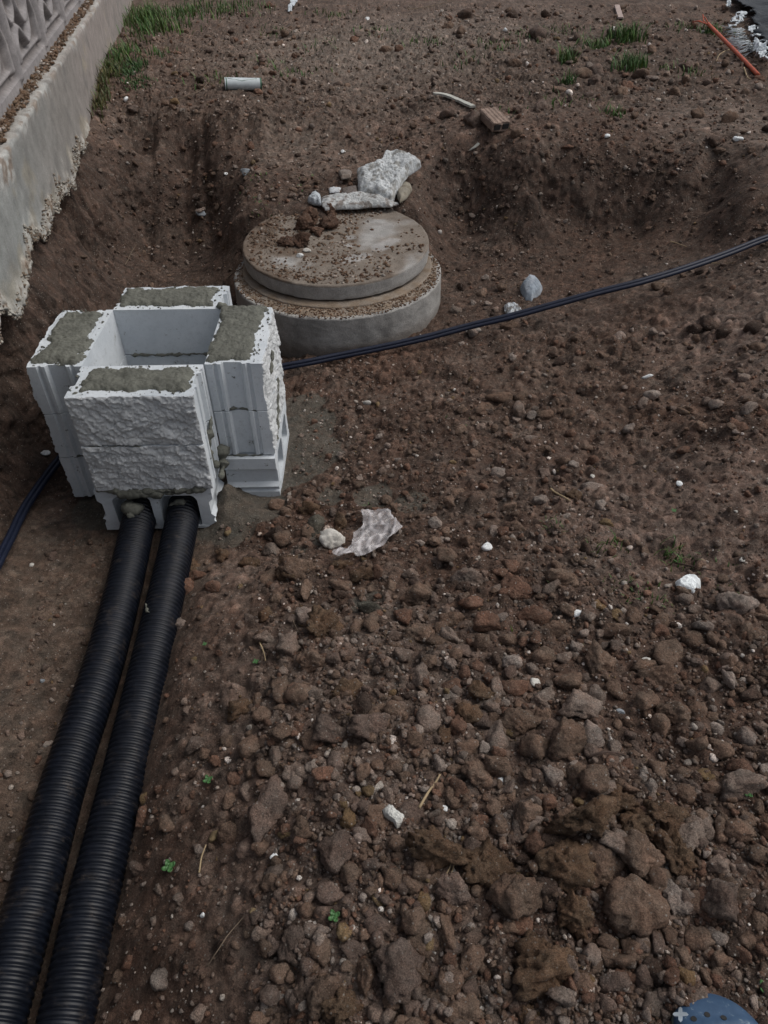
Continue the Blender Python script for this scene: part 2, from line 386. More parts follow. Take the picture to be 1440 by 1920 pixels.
# zones
def blob(x, y, cx, cy, r, soft): return 1-sstep(r*(1-soft), r*(1+soft), np.hypot(x-cx, y-cy))
xw_ = wall_x(TY)
trench = (1-sstep(-.62, -.55, TX))*(1-sstep(1.9, 2.2, TY))
rough_near = sstep(-.55, -.35, TX)*(1-sstep(3.0, 3.6, TY))
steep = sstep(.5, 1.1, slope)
mort = np.zeros_like(TX)
for px, py, r in ((470,920,.13),(480,960,.12),(440,1000,.08),(575,800,.13),(585,850,.12),(570,760,.09),(560,880,.10),(610,1010,.05),(700,930,.07),(770,940,.06),(690,1140,.05),(560,1040,.03),(200,950,.12),(620,930,.05)):
    p = at1(px, py, bil(gx, gy, GZ, *at1(px, py, .1)[:2])); mort = np.maximum(mort, blob(TX, TY, p[0], p[1], r, .35))
mort = np.maximum(mort, blob(TX, TY, -.54, 2.0, .16, .4))
mort = np.clip(mort*1.5 + .5*fbm2(TX*18, TY*18, 4, 91) - .25, 0, 1)*(mort > 0); mort = sstep(.3, .6, mort)
plat = sstep(4.6, 5.2, TY)
amp = (.5 + .5*rough_near + .5*plat)*(1-.6*trench)*(1-.6*mort)*(1-.75*steep*(TX < .3))
d = (.016+.02*plat)*fbm2(TX*3.1, TY*3.1, 4, 1)*(1-.6*trench) + .012*fbm2(TX*11, TY*11, 4, 5)*amp
sh = np.clip((1-sstep(7, 10, TY)), 0, 1)
l1, i1 = lumps(TX + .02*vn2(TX*30, TY*30, 3), TY+.02*vn2(TX*30, TY*30, 4), .085, 20, .25, .62, .55)
l2, i2 = lumps(TX + .008*vn2(TX*80, TY*80, 3), TY, .038, 30, .3, .7, .75)
l3, i3 = lumps(TX, TY, .019, 40, .3, .75, .85)
d += (l1*.55*(.4+.6*sstep(-.2, .4, fbm2(TX*2, TY*2, 2, 8)+rough_near*.3)) + l2*.6 + l3*.6)*amp*sh
# bucket-tooth grooves down the far left bank, cracks and lumps on the right one
gv = sstep(-1.75, -1.5, TX)*(1-sstep(-.75, -.55, TX))*sstep(4.15, 4.4, TY)*(1-sstep(5.0, 5.35, TY))
d += gv*.055*(vn2((TX+.12*TY)*8.5 + .5*vn2(TX*2, TY*2, 66), TY*.7, 60) + .4*vn2((TX+.12*TY)*21, TY*1.4, 61))
gr = sstep(.55, .9, TX)*sstep(3.95, 4.1, TY)*(1-sstep(4.4, 4.7, TY))
d += gr*(.06*fbm2(TX*5, TY*3, 4, 70) - .06*sstep(.15, .5, vn2(TX*3.3+4, TY*1.2, 73)))
lw = (1-sstep(.02, .25, TX-xw_))*(TY < 4.6)*sstep(2.6, 2.9, TY)
d += lw*(.03*fbm2(TX*6, TY*6, 4, 75))*sstep(.0, .06, TX-xw_)
d *= np.where((TX < xw_+.01) & (TY > 2), .2, 1)
p = at1(1200, 850, .18); d -= .045*np.exp(-(((TX-p[0])/.16)**2+((TY-p[1])/.10)**2))
p = at1(1130, 1500, .36); d += .03*np.exp(-(((TX-p[0])/.14)**2+((TY-p[1])/.14)**2))
TZ = base + d
TZ += .105*np.exp(-((TX+.545)/.065)**2-((TY-2.03)/.07)**2)*(1+.8*fbm2(TX*16, TY*16, 4, 83)) + .05*np.exp(-((TX+.50)/.12)**2-((TY-1.93)/.08)**2)
# earth slumped over the back of the manhole cover
hp = .335 + .20*(TY-4.10) + .02*fbm2(TX*9, TY*9, 4, 80) + .012*fbm2(TX*30, TY*30, 3, 81)
fe = 4.05 + .05*fbm2(TX*7, TY*0, 3, 82) - .13*np.exp(-((TX+.42)/.13)**2) + .05*sstep(-.1, .2, TX)
hm = sstep(0, .05, TY-fe)*(1-sstep(.12, .3, TX))*sstep(-.95, -.72, TX)
TZ = np.where((hm > 0) & (TY < 4.75), np.maximum(TZ, hp*hm + TZ*(1-hm)), TZ)
def gz(x, y): return bil(xs, ys, TZ, np.asarray(x, float), np.asarray(y, float))
# colours (albedo)
def lerp(a, b, t): return a*(1-t[..., None]) + np.array(b)*t[..., None]
C0 = np.zeros(TX.shape+(3,)) + np.array((.082, .057, .044))
n1 = fbm3(TX*1.7, TY*1.7, TZ*1.7, 4, 101); n2 = fbm3(TX*6, TY*6, TZ*6, 4, 105); n3 = fbm2(TX*1.2+3, TY*1.2, 3, 109)
C0 = lerp(C0, (.098, .060, .042), sstep(-.1, .5, n1)*.7)
C0 = lerp(C0, (.135, .112, .094), sstep(.0, .5, n2)*.55)
C0 = lerp(C0, (.155, .125, .105), sstep(.05, .45, n3)*.5*(1-trench))
C0 = lerp(C0, (.110, .090, .072), trench*.75)
p = at1(1320, 960, .28); C0 = lerp(C0, (.175, .135, .112), blob(TX, TY, p[0], p[1], .42, .6)*.65)
p = at1(1380, 640, .28); C0 = lerp(C0, (.16, .125, .105), blob(TX, TY, p[0], p[1], .35, .6)*.6)
p = at1(740, 90, .58); C0 = lerp(C0, (.20, .18, .155), blob(TX, TY, p[0], p[1], 1.2, .8)*.85); C0 = lerp(C0, (.105, .085, .070), plat*.45); p = at1(1150, 130, .58); C0 = lerp(C0, (.075, .057, .045), blob(TX, TY, p[0], p[1], 1.1, .7)*.6)
p = at1(560, 290, .42); C0 = lerp(C0, (.17, .145, .122), blob(TX, TY, p[0], p[1], .28, .8)*.6)
p = at1(1380, 240, .56); C0 = lerp(C0, (.16, .135, .115), blob(TX, TY, p[0], p[1], .5, .7)*.6)
p = at1(1100, 700, .16); C0 = lerp(C0, (.12, .09, .07), blob(TX, TY, p[0], p[1], .4, .7)*.4)
C0 = lerp(C0, (.058, .042, .034), steep*.65)                    # darker earth colour where the pit's cut faces are steep
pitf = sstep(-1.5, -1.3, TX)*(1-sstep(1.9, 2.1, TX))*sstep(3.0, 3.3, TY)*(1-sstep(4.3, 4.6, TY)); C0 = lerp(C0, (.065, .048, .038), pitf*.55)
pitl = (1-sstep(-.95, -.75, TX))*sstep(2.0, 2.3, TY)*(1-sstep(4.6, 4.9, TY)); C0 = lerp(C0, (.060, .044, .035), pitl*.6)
for idv, hh, w in ((i1, l1, .35), (i2, l2, .4), (i3, l3, .45)):
    k = (1 + w*(idv-.45)*2*(hh > .001))[..., None]; C0 = C0*k
C0 = lerp(C0, (.092, .088, .074), mort*.92)
k = TX.shape[1]
fi = grid_faces(len(xs), k)
# cut faces crumble sideways too
gxx = bil(gx, gy, GX_, TX, TY); gyy = bil(gx, gy, GY_, TX, TY); gl_ = np.maximum(np.hypot(gxx, gyy), .3)
st2 = sstep(.7, 1.5, slope)*nearb*(TX > xw_-.3)
push = st2*(.045*fbm3(TX*7, TY*7, TZ*7, 5, 120, .6) + .02*np.abs(fbm3(TX*22, TY*22, TZ*22, 3, 126)))
PX_, PY_ = TX-gxx/gl_*push, TY-gyy/gl_*push
C0 = C0*(1+.45*(st2*fbm3(TX*20, TY*20, TZ*20, 4, 130))[..., None])
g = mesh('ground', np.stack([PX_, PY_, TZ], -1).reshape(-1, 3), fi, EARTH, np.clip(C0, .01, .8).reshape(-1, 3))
tag(link('ground', g), kind='structure')
print('ground verts', TX.size)

def hit(px, py, up=0.0):
    """where the sight line through a pixel meets the ground (world coordinates)"""
    px = np.atleast_1d(np.asarray(px, float)); py = np.atleast_1d(np.asarray(py, float))
    d = rays(px, py); t = np.full(px.shape, .9); done = np.zeros(px.shape, bool)
    for _ in range(900):
        P = CAM + d*t[:, None]
        b = P[:, 2]-up <= gz(P[:, 0], P[:, 1]); done |= b
        if done.all() or t.max() > 30: break
        t = np.where(done, t, t*1.006+.002)
    for _ in range(12):
        P = CAM + d*t[:, None]; t = t - .4*(gz(P[:, 0], P[:, 1])+up-P[:, 2])/(-d[:, 2])*.9
    return CAM + d*t[:, None], t
def hit1(px, py, up=0.): return hit(px, py, up)[0][0]

# ------------------------------------------------------------------ wall and cast fence panel
def wallP(s, off, z):
    """s metres along the wall, off metres out from its face towards the pit"""
    s = np.asarray(s, float); off = np.asarray(off, float)+np.zeros_like(s); z = np.asarray(z, float)+np.zeros_like(s)
    return np.stack([WA[0]+WD[0]*s+WN[0]*off, WA[1]+WD[1]*s+WN[1]*off, z], -1)
ss = np.r_[np.arange(-7.5, -3.6, .06), np.arange(-3.6, .4, .012), np.arange(.4, 9, .06)]
# lower edge of the concrete: ragged where the pit has exposed it
bz = np.interp(ss, [-7.5, -3.4, -3.15, -2.87, -2.69, -2.46, -2.14, -1.79, -1.42, -.94, -.41, -.2, .2, 9], [.56, .60, .628, .545, .60, .63, .575, .57, .51, .55, .475, .46, .45, .45])
bz = bz + .045*fbm2(ss*8, ss*0, 3, 200) + .004*vn2(ss*45, ss*0, 201)
bz = np.where(ss > .1, .40, bz)
topz = .955 + .012*fbm2(ss*1.3, ss*0, 3, 203) + .006*vn2(ss*30, ss*0, 204)
nv = 46; tt = np.linspace(0, 1, nv)
SS, TT = np.meshgrid(ss, tt, indexing='ij'); BZ = bz[:, None]; TZ_ = topz[:, None]
ZZ = BZ + (TZ_-BZ)*TT
dn = ZZ-BZ; dt = TZ_-ZZ
crust = (1-sstep(.0, .09, dn + .09*fbm2(SS*13, ZZ*13, 4, 210)))*(SS < .15)
rim = sstep(-.25, .15, fbm2(SS*7, ZZ*7, 4, 216))*(1-sstep(.0, .05, dt + .045*fbm2(SS*9, ZZ*16, 4, 211) + np.where(SS < -2.2, -.05, 0)))
off = .006*fbm2(SS*5, ZZ*5, 3, 212) + crust*(.010+.016*fbm2(SS*55, ZZ*55, 4, 213, .6)) + rim*.007*fbm2(SS*50, ZZ*50, 3, 214)
off = off - .006*(TT == 1)
FV = wallP(SS, off, ZZ)
nT = 12; tops = []
for q in range(1, nT+1):
    o_ = -.010 - q/nT*.20
    tops.append(wallP(ss, o_, topz + .012*fbm2(ss*18, ss*0+q*.35, 3, 220) + .006*vn2(ss*70, ss*0+q, 221)))
und = [wallP(ss, -.05, bz+.01), wallP(ss, -.20, bz+.0)]
ALL = np.concatenate([np.stack(und[::-1], 1), FV, np.stack(tops, 1)], 1)
cw = np.zeros(FV.shape) + np.array((.225, .212, .198))
cw = lerp(cw, (.26, .275, .27), (1-sstep(-2.6, -1.2, SS+.5*fbm2(SS*2, ZZ*2, 3, 230)))*.8)
cw = lerp(cw, (.29, .25, .235), sstep(-1.2, .5, SS)*.6)
cw = lerp(cw, (.30, .265, .20), sstep(.18, .42, fbm2(SS*3.2, ZZ*5, 4, 231))*.5)
cw = lerp(cw, (.14, .14, .135), sstep(.15, .5, fbm2(SS*6, ZZ*8, 4, 232))*.35)
cr_ = fbm2(SS*22, ZZ*22, 4, 233)
cw = lerp(cw, (.44, .425, .39), crust*.8); cw = lerp(cw, (.15, .10, .065), crust*sstep(.02, .3, cr_)*.85)
cw = lerp(cw, (.40, .40, .385), rim*.75); cw = lerp(cw, (.16, .11, .075), rim*sstep(-.05, .2, cr_)*.7)
ct = np.zeros((len(ss), nT, 3)) + np.array((.17, .125, .09))
qq = np.arange(nT)[None, :]+np.zeros((len(ss), 1)); s2 = ss[:, None]+np.zeros((1, nT))
ct = lerp(ct, (.20, .155, .115), sstep(0, .4, fbm2(s2*16, qq*.4, 4, 240)))
ct = lerp(ct, (.38, .37, .35), (1-sstep(.6, 2.0+2*fbm2(s2*5, qq*0, 3, 241), qq))*.9)
cu = np.zeros((len(ss), 2, 3)) + np.array((.06, .05, .042))
me = mesh('concrete_wall', ALL.reshape(-1, 3), grid_faces(len(ss), ALL.shape[1]), CONC, np.clip(np.concatenate([cu, cw, ct], 1), .02, .7).reshape(-1, 3))
tag(link('concrete_wall', me), 'grey concrete footing wall with a ragged broken lower edge above the pit', 'wall')
# crumbs of earth on the ledge
def lump_dirs(level):
    import bmesh
    bm = bmesh.new(); bmesh.ops.create_icosphere(bm, subdivisions=level, radius=1)
    V = np.array([v.co[:] for v in bm.verts]); Fq = np.array([[v.index for v in f.verts] for f in bm.faces]); bm.free(); return V/np.linalg.norm(V, axis=1)[:, None], Fq
DIRS = {l: lump_dirs(l) for l in (1, 2, 3, 4)}
def clods(level, N, size, rng, facet=10, ani=.35, rough=.10, p=9, flat=.8, fine=0.):
    """N lumps as (N, n, 3) unit-ish shapes scaled by size (N,) : angular, worn, no two alike"""
    V, Fq = DIRS[level]; n = len(V)
    K = facet; nk = rng.normal(size=(N, K, 3)); nk /= np.linalg.norm(nk, axis=2)[..., None]
    dk = rng.uniform(.52, 1.0, (N, K))
    dot = np.einsum('nc,akc->ank', V, nk)
    q = np.clip(dot, 1e-3, None)/dk[:, None, :]
    r = (np.sum(q**p, 2)+ .55**p)**(-1/p); r = np.clip(r, .3, 1.25)
    sc = 1 + ani*rng.uniform(-1, 1, (N, 1, 3)); sc[..., 2] *= flat
    off = rng.uniform(-50, 50, (N, 1, 3)); Q = V[None]*r[..., None]
    nz = fbm3(Q[..., 0]*1.9+off[..., 0], Q[..., 1]*1.9+off[..., 1], Q[..., 2]*1.9+off[..., 2], 3 if level > 1 else 1, 7, .6)
    r2 = 1 + rough*2*nz
    if fine:
        nz2 = fbm3(Q[..., 0]*5+off[..., 0], Q[..., 1]*5+off[..., 1], Q[..., 2]*5+off[..., 2], 4, 9, .7)
        r2 += fine*(nz2 - 1.1*np.clip(.16-np.abs(fbm3(Q[..., 0]*2.6+off[..., 1], Q[..., 1]*2.6+off[..., 2], Q[..., 2]*2.6+off[..., 0], 2, 13)), 0, 1)*4)
    P = Q*r2[..., None]*sc
    a = rng.uniform(0, 2*math.pi, N); ca, sa = np.cos(a)[:, None], np.sin(a)[:, None]
    P = np.stack([P[..., 0]*ca-P[..., 1]*sa, P[..., 0]*sa+P[..., 1]*ca, P[..., 2]], -1)
    return P*np.asarray(size)[:, None, None], Fq
def merge(P, Fq):
    N, n = P.shape[:2]
    return P.reshape(-1, 3), (Fq[None]+(np.arange(N)*n)[:, None, None]).reshape(-1, 3)
N = 3200; s_ = RNG.uniform(-3.2, 2.5, N); o_ = -.03-.06*RNG.random(N)**.8*1.3
P, Fq = clods(2, N, .0025+.010*RNG.random(N)**3, RNG, 8)
c_ = wallP(s_, o_, .96+.012*RNG.random(N)); V, Fm = merge(P + c_[:, None], Fq)
pal = np.array([(.17,.12,.08),(.21,.165,.125),(.13,.09,.062),(.38,.37,.34)]); ci = RNG.choice(4, N, p=[.4,.3,.2,.1])
tag(link('dirt', mesh('dirt', V, Fm, EARTH, np.repeat(pal[ci], P.shape[1], 0))), kind='stuff', label='brown crumbled earth lying along the ledge below the patterned panel', cat='dirt')
N = 2600; s_ = RNG.uniform(-3.4, .05, N); zb_ = np.interp(s_, ss, bz); u_ = RNG.random(N)**1.5
P, Fq = clods(1, N, .002+.007*RNG.random(N)**2, RNG, 8)
c_ = wallP(s_, .004+.004*RNG.random(N), zb_-.012+.095*u_*(.3+.7*(fbm2(s_*9, s_*0, 3, 260)+.5)))
V, Fm = merge(P + c_[:, None], Fq); pal = np.array([(.17,.13,.095),(.12,.09,.07),(.36,.34,.30),(.26,.235,.20)]); ci = RNG.choice(4, N, p=[.25,.2,.25,.3])
tag(link('dirt', mesh('dirt', V, Fm, ROUGHC, np.repeat(pal[ci], P.shape[1], 0))), kind='stuff', label='crumbling plaster and earth stuck along the wall\'s broken lower edge', cat='dirt')
# panel
def panelP(s, h, o): return wallP(s, np.asarray(o, float)-.085, np.asarray(h, float)+.955)
fence = empty('patterned_fence_panel', tuple(panelP(np.array(-1.0), 0, -.03)))
tag(fence, 'cast concrete fence panel with raised flowing leaf pattern on the ledge', 'fence')
inv = Vector(fence.location)
def loc(V): return np.asarray(V, float)-np.array(inv)
LAM = .80
s3 = np.arange(-3.6, 3.0, .0105); h3 = np.r_[np.arange(0, .62, .0105), .9, 1.3, 1.75]
S3, H3 = np.meshgrid(s3, h3, indexing='ij')
def dist_poly(x, y, pts):
    dmin = np.full(x.shape, 9.); pts = np.asarray(pts, float)
    for a, b in zip(pts[:-1], pts[1:]):
        ab = b-a; t = np.clip(((x-a[0])*ab[0]+(y-a[1])*ab[1])/(ab@ab), 0, 1)
        dmin = np.minimum(dmin, np.hypot(x-a[0]-t*ab[0], y-a[1]-t*ab[1]))
    return dmin
fx = (S3+1.45) % LAM                     # repeat along the panel
def rib(d, w, h): return h*np.sqrt(np.clip(1-(d/w)**2, 0, 1))
rel = np.zeros_like(S3)
rel = np.maximum(rel, .028*(1-sstep(.055, .065, H3)))                                   # plinth
rel = np.maximum(rel, rib(np.abs(H3-.10), .014, .02)*((fx > .12) & (fx < .68)))         # cell foot
for k in (-1, 0, 1):
    X0 = k*LAM
    P_ = lambda L: catmull([(X0+a, b, 0) for a, b in L], 8)[:, :2]
    for L, w, hh in (([(.0, .06), (.0, .3), (.0, .62)], .034, .045), ([(.10, .10), (.13, .17), (.22, .22), (.33, .17), (.40, .14), (.50, .20), (.54, .34), (.50, .50), (.44, .62)], .020, .038),
                     ([(.70, .10), (.69, .22), (.60, .30), (.50, .24), (.42, .22), (.33, .28), (.28, .40), (.30, .55), (.36, .64)], .020, .038),
                     ([(.06, .62), (.09, .46), (.20, .38), (.26, .30), (.16, .25), (.06, .31), (.02, .44)], .017, .032),
                     ([(.74, .60), (.71, .45), (.60, .42), (.56, .52), (.62, .62)], .017, .032)):
        rel = np.maximum(rel, rib(dist_poly(fx, H3, P_(L)), w, hh))
fld = (rel < .003)
rel = rel + fld*.004*(np.sin(fx*2*math.pi/.026+H3*60)*np.sin(H3*2*math.pi/.026) > .1)
PV = panelP(S3, H3, rel-.03)
cpn = np.zeros(PV.shape)+np.array((.245, .232, .235)); cpn = lerp(cpn, (.32, .30, .30), sstep(-.1, .4, fbm2(S3*3, H3*5, 3, 250))*.6)
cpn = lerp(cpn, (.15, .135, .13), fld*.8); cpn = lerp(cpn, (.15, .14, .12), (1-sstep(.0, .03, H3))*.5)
nvp = len(h3)
bk = panelP(s3, 1.75, -.09)[:, None]; bk2 = panelP(s3, 0, -.09)[:, None]
PV = np.concatenate([PV, bk, bk2], 1); cpn = np.concatenate([cpn, cpn[:, -1:], cpn[:, -1:]], 1)
split_h = 6                                             # rows that are plinth
link('relief_board', mesh('relief_board', loc(PV[:, split_h-1:].reshape(-1, 3)), grid_faces(len(s3), PV.shape[1]-split_h+1), PANEL, cpn[:, split_h-1:].reshape(-1, 3)), fence)
link('base_rail', mesh('base_rail', loc(PV[:, :split_h].reshape(-1, 3)), grid_faces(len(s3), split_h), PANEL, cpn[:, :split_h].reshape(-1, 3)), fence)

# ------------------------------------------------------------------ block chamber
L_, D_, HC = .39, .18, .1825
YAW = 0.0; ORG = np.array([-.958, 2.097])      # inner front left corner of the square well
TOPZ = .5697
inner_y = .386
def ridge_profile(bd, D):
    """points (depth from inner face, inset of the block's end)"""
    return [(0,.001),(.003,0),(.024,0),(.028,.006),(.036,.006),(.040,.0),(.050,.0),(.058,.013),(.112,.013),(.120,.0),(.130,0),(.134,.006),(.142,.006),(.147,0),(D-.006,0)]
def split_block(name, u0, v0, ax, label, kind_top, course, rng, faces_split=True):
    """ax: (dirL, dirD): unit vectors of the block's length and of inner->outer"""
    dl, dd = np.array(ax[0], float), np.array(ax[1], float)
    prof = ridge_profile(0, D_)
    # outline counter-clockwise: left end, split face, right end, inner face  (l along length, d depth)
    left = [(ins, d) for d, ins in prof]                       # from inner to outer
    ns = 130
    lsp = np.linspace(0, L_, ns)
    nh = 64; hz = np.linspace(0, 1, nh)
    out = []
    jit = rng.uniform(-50, 50)
    LL, HH = np.meshgrid(lsp, hz, indexing='ij')
    fxx, fyy = LL+jit+.006*fbm2(LL*50, HH*9, 2, 306), HH*HC+jit+.006*fbm2(LL*50+9, HH*9, 2, 307)
    bulge = .011 + .006*fbm2(LL*7+jit, HH*HC*12+LL*6, 2, 300) + .0050*facets(fxx, fyy, .046, 301) + .0034*facets(fxx, fyy, .019, 304) + .0030*fbm2(LL*150+jit, HH*HC*150, 2, 305) - .005*(1-np.sin(np.clip(LL/L_, 0, 1)*math.pi)**.25) - .003*(1-np.sin(HH*math.pi)**.2)
    bulge = np.maximum(bulge, .0005)
    ring_n = len(left)*2 + ns
    V = np.zeros((nh, ring_n, 3)); lft = np.array(left); rgt = np.array([(L_-a, b) for a, b in left[::-1]])
    for q in range(nh):
        sp = np.stack([lsp, D_-.004 + bulge[:, q]], 1)
        rr = np.vstack([lft, sp, rgt])
        zz = course*HC + hz[q]*(HC-.0035)+.0017
        V[q, :, 0] = u0 + dl[0]*rr[:, 0] + dd[0]*rr[:, 1]
        V[q, :, 1] = v0 + dl[1]*rr[:, 0] + dd[1]*rr[:, 1]
        V[q, :, 2] = zz
    V[..., 2] += .0015*fbm2(V[..., 0]*60, V[..., 1]*60, 2, 303)
    flip = (dl[0]*dd[1]-dl[1]*dd[0]) < 0
    root = empty(name, (ORG[0]+u0+dl[0]*L_/2+dd[0]*D_/2, ORG[1]+v0+dl[1]*L_/2+dd[1]*D_/2, TOPZ-3*HC+course*HC))
    org = np.array(root.location); Vw = V.reshape(-1, 3)+np.array([ORG[0], ORG[1], TOPZ-3*HC])-org
    i, j = np.meshgrid(np.arange(nh-1), np.arange(ring_n), indexing='ij'); j2 = (j+1) % ring_n
    Fq = np.stack([i*ring_n+j, i*ring_n+j2, (i+1)*ring_n+j2, (i+1)*ring_n+j], -1)
    if not flip: Fq = Fq[..., ::-1]
    a, b = len(left), len(left)+ns-1
    # split face
    sm = (j[0] >= a) & (j[0] < b)
    body = Fq[:, ~sm].reshape(-1, 4).tolist(); sf = Fq[:, sm].reshape(-1, 4)
    t = (nh-1)*ring_n
    cap = [list(range(t, t+ring_n)), list(range(ring_n))[::-1]]
    if not flip: cap = [c[::-1] for c in cap]
    # fan the caps as strips between the inner edge and the split edge so they stay flat
    def strip(o):
        outf = []; inner0 = o; 
        lc = [o+k for k in range(len(left))]; rc = [o+ring_n-1-k for k in range(len(left))]
        for k in range(len(left)-1): outf.append([lc[k], lc[k+1], rc[k+1], rc[k]])
        outf.append([lc[-1]]+[o+len(left)+k for k in range(ns)]+[rc[-1]])
        return outf
    caps = strip(t) + strip(0)
    link('block_body', mesh('block_body', Vw, body+caps, BLOCK, smooth=False), root)
    used = np.unique(sf); mp = {int(k): q for q, k in enumerate(used)}
    link('split_face', mesh('split_face', Vw[used], np.array([[mp[int(x)] for x in f] for f in sf]), SPLIT), root)
    return tag(root, label, 'block', 'split-face blocks stacked round the square well')
def mortar_pad(root, u0, v0, ax, z, rng, l0=.035, l1=.36, d0=.03, d1=.15, th=.012, name='mortar_fill'):
    dl, dd = np.array(ax[0], float), np.array(ax[1], float)
    nl, nd = 110, 60
    Ls, Ds = np.meshgrid(np.linspace(0, L_, nl), np.linspace(0, D_, nd), indexing='ij')
    e = np.minimum.reduce([(Ls-l0), (l1-Ls), (Ds-d0), (d1-Ds)])
    j = rng.uniform(0, 99)
    e = e + .034*fbm2(Ls*11+j, Ds*11, 3, 310)+.012*fbm2(Ls*60+j, Ds*60, 3, 311)
    h = th*np.sqrt(np.clip(e/.02, 0, 1)) + .0045*fbm2(Ls*40+j, Ds*40, 4, 312)*sstep(0, .01, e) + .003*fbm2(Ls*120+j, Ds*120, 2, 313)*sstep(0, .01, e)
    h = h + .0022*np.sin(Ls*330+3*fbm2(Ls*9, Ds*9, 2, 314))*sstep(.2, .5, fbm2(Ls*5+j, Ds*5, 2, 315))*(e > .01)
    h = np.where(e <= 0, -.002, h); keep = e > -.006
    X = ORG[0]+u0+dl[0]*Ls+dd[0]*Ds; Y = ORG[1]+v0+dl[1]*Ls+dd[1]*Ds; Z = z+h
    Fq = grid_faces(nl, nd); kf = keep.ravel()[Fq].all(1)
    V = np.stack([X, Y, Z], -1).reshape(-1, 3)-np.array(root.location)
    Fq = Fq[kf]
    if (dl[0]*dd[1]-dl[1]*dd[0]) < 0: Fq = Fq[:, ::-1]
    used = np.unique(Fq); mp = np.zeros(len(V), int); mp[used] = np.arange(len(used))
    return link(name, mesh(name, V[used], mp[Fq], MORTAR), root)
AXF = ((1, 0), (0, -1)); AXB = ((1, 0), (0, 1)); AXL = ((0, 1), (-1, 0)); AXR = ((0, 1), (1, 0))
rb = np.random.default_rng(3)
W_in = .388
spec = {'front': (0, 0, AXF), 'back': (0.0, inner_y, AXB), 'left': (0, 0, AXL), 'right': (W_in+.004, 0, AXR)}
where = {'front': 'front stack above the black pipes', 'back': 'back stack beside the concrete ring', 'left': 'left stack nearest the earth bank', 'right': 'right stack facing the loose earth'}
lev = ['lowest', 'middle', 'top']
BL = {}
for k, (u0, v0, ax) in spec.items():
    for c in (2, 1, 0):
        if c == 0 and k in ('front', 'right'): continue
        du, dv = rb.uniform(-.0025, .0025, 2)*(c < 2)
        lab = f'{lev[c]} pale grey split-face block of the {where[k]}'
        if c == 2: lab = f'top block of the {where[k]}, its hollows filled with wet mortar'
        BL[k, c] = split_block('split_face_block', u0+du, v0+dv, ax, lab, None, c, rb)
for k, (u0, v0, ax) in spec.items():
    a = dict(front=(.03, .355, .018, .158), back=(.02, .35, .022, .155), left=(.02, .37, .03, .155), right=(.02, .385, .008, .150))[k]
    mortar_pad(BL[k, 2], u0, v0, ax, TOPZ-.001, rb, *a)

# crumbs of mortar dropped on and round the rims of the blocks
for k, (u0, v0, ax) in spec.items():
    r_ = BL[k, 2]; N = 230; l = rb.uniform(.004, L_-.004, N); d = rb.uniform(.004, D_-.004, N)
    X = ORG[0]+u0+ax[0][0]*l+ax[1][0]*d; Y = ORG[1]+v0+ax[0][1]*l+ax[1][1]*d
    P, Fq = clods(1, N, .0012+.0042*rb.random(N)**3, rb, 7); V, Fm = merge(P+np.stack([X, Y, np.full(N, TOPZ+.0005)], -1)[:, None], Fq)
    tag(link('mortar_crumbs', mesh('mortar_crumbs', V-np.array(r_.location), Fm, MORTAR), r_), kind='stuff')

def laid_block(name, origin, dirL, dirT, label, holes):
    """block on its side: profile L x HC extruded D along dirT; the two core openings show"""
    cu = bpy.data.curves.new('tmp', 'CURVE'); cu.dimensions = '2D'; cu.fill_mode = 'BOTH'
    H = HC-.004
    prof = [(0,0),(L_,0),(L_,.028),(L_-.008,.034),(L_-.008,.045),(L_,.052),(L_-.014,.066),(L_-.014,.118),(L_,.132),(L_,H),(0,H),(0,.132),(.014,.118),(.014,.066),(0,.052),(.008,.045),(.008,.034),(0,.028)]
    loops = [prof]
    for x0, x1, z0, z1 in holes:
        r = .028; pts = []
        for cx, cz, a0 in ((x1-r, z1-r, 0), (x0+r, z1-r, 90), (x0+r*.4, z0+r*.4, 180), (x1-r*.4, z0+r*.4, 270)):
            rr = r if a0 < 180 else r*.4
            for q in range(6): t = R(a0+q*18); pts.append((cx+rr*math.cos(t), cz+rr*math.sin(t)))
        loops.append(pts)
    for lp in loops:
        sp = cu.splines.new('POLY'); sp.points.add(len(lp)-1); sp.use_cyclic_u = True
        for q, (a, b) in enumerate(lp): sp.points[q].co = (a, b, 0, 1)
    cu.extrude = .0925
    o = bpy.data.objects.new('tmp', cu); COL.objects.link(o)
    dg = bpy.context.evaluated_depsgraph_get(); me = bpy.data.meshes.new_from_object(o.evaluated_get(dg))
    bpy.data.objects.remove(o)
    V = np.array([v.co[:] for v in me.vertices]); Fc = [list(p.vertices) for p in me.polygons]
    dl, dT = np.array(dirL, float), np.array(dirT, float)
    jx = .0015*np.stack([vn3(V[:, 0]*80, V[:, 1]*80, V[:, 2]*40, 330+q) for q in range(3)], 1)
    Wd = np.array(origin)+V[:, :1]*dl+V[:, 1:2]*np.array((0, 0, 1.))+(V[:, 2:3]+.0925)*dT + jx
    if np.dot(np.cross(dl, (0, 0, 1)), dT) < 0: Fc = [f[::-1] for f in Fc]
    c = Wd.mean(0); c[2] = Wd[:, 2].min()
    root = empty(name, tuple(c)); tag(root, label, 'block', 'split-face blocks stacked round the square well')
    link('block_body', mesh('block_body', Wd-c, Fc, BLOCK, smooth=False), root)
    return root
zb = TOPZ-3*HC
LF = laid_block('hollow_block', (ORG[0]-.012, ORG[1]-.178, zb), (1, 0, 0), (0, 1, 0), 'lowest hollow block under the front stack with black pipes entering its two openings', [(.05, .178, .0+.012, .150), (.206, .338, .012, .150)])
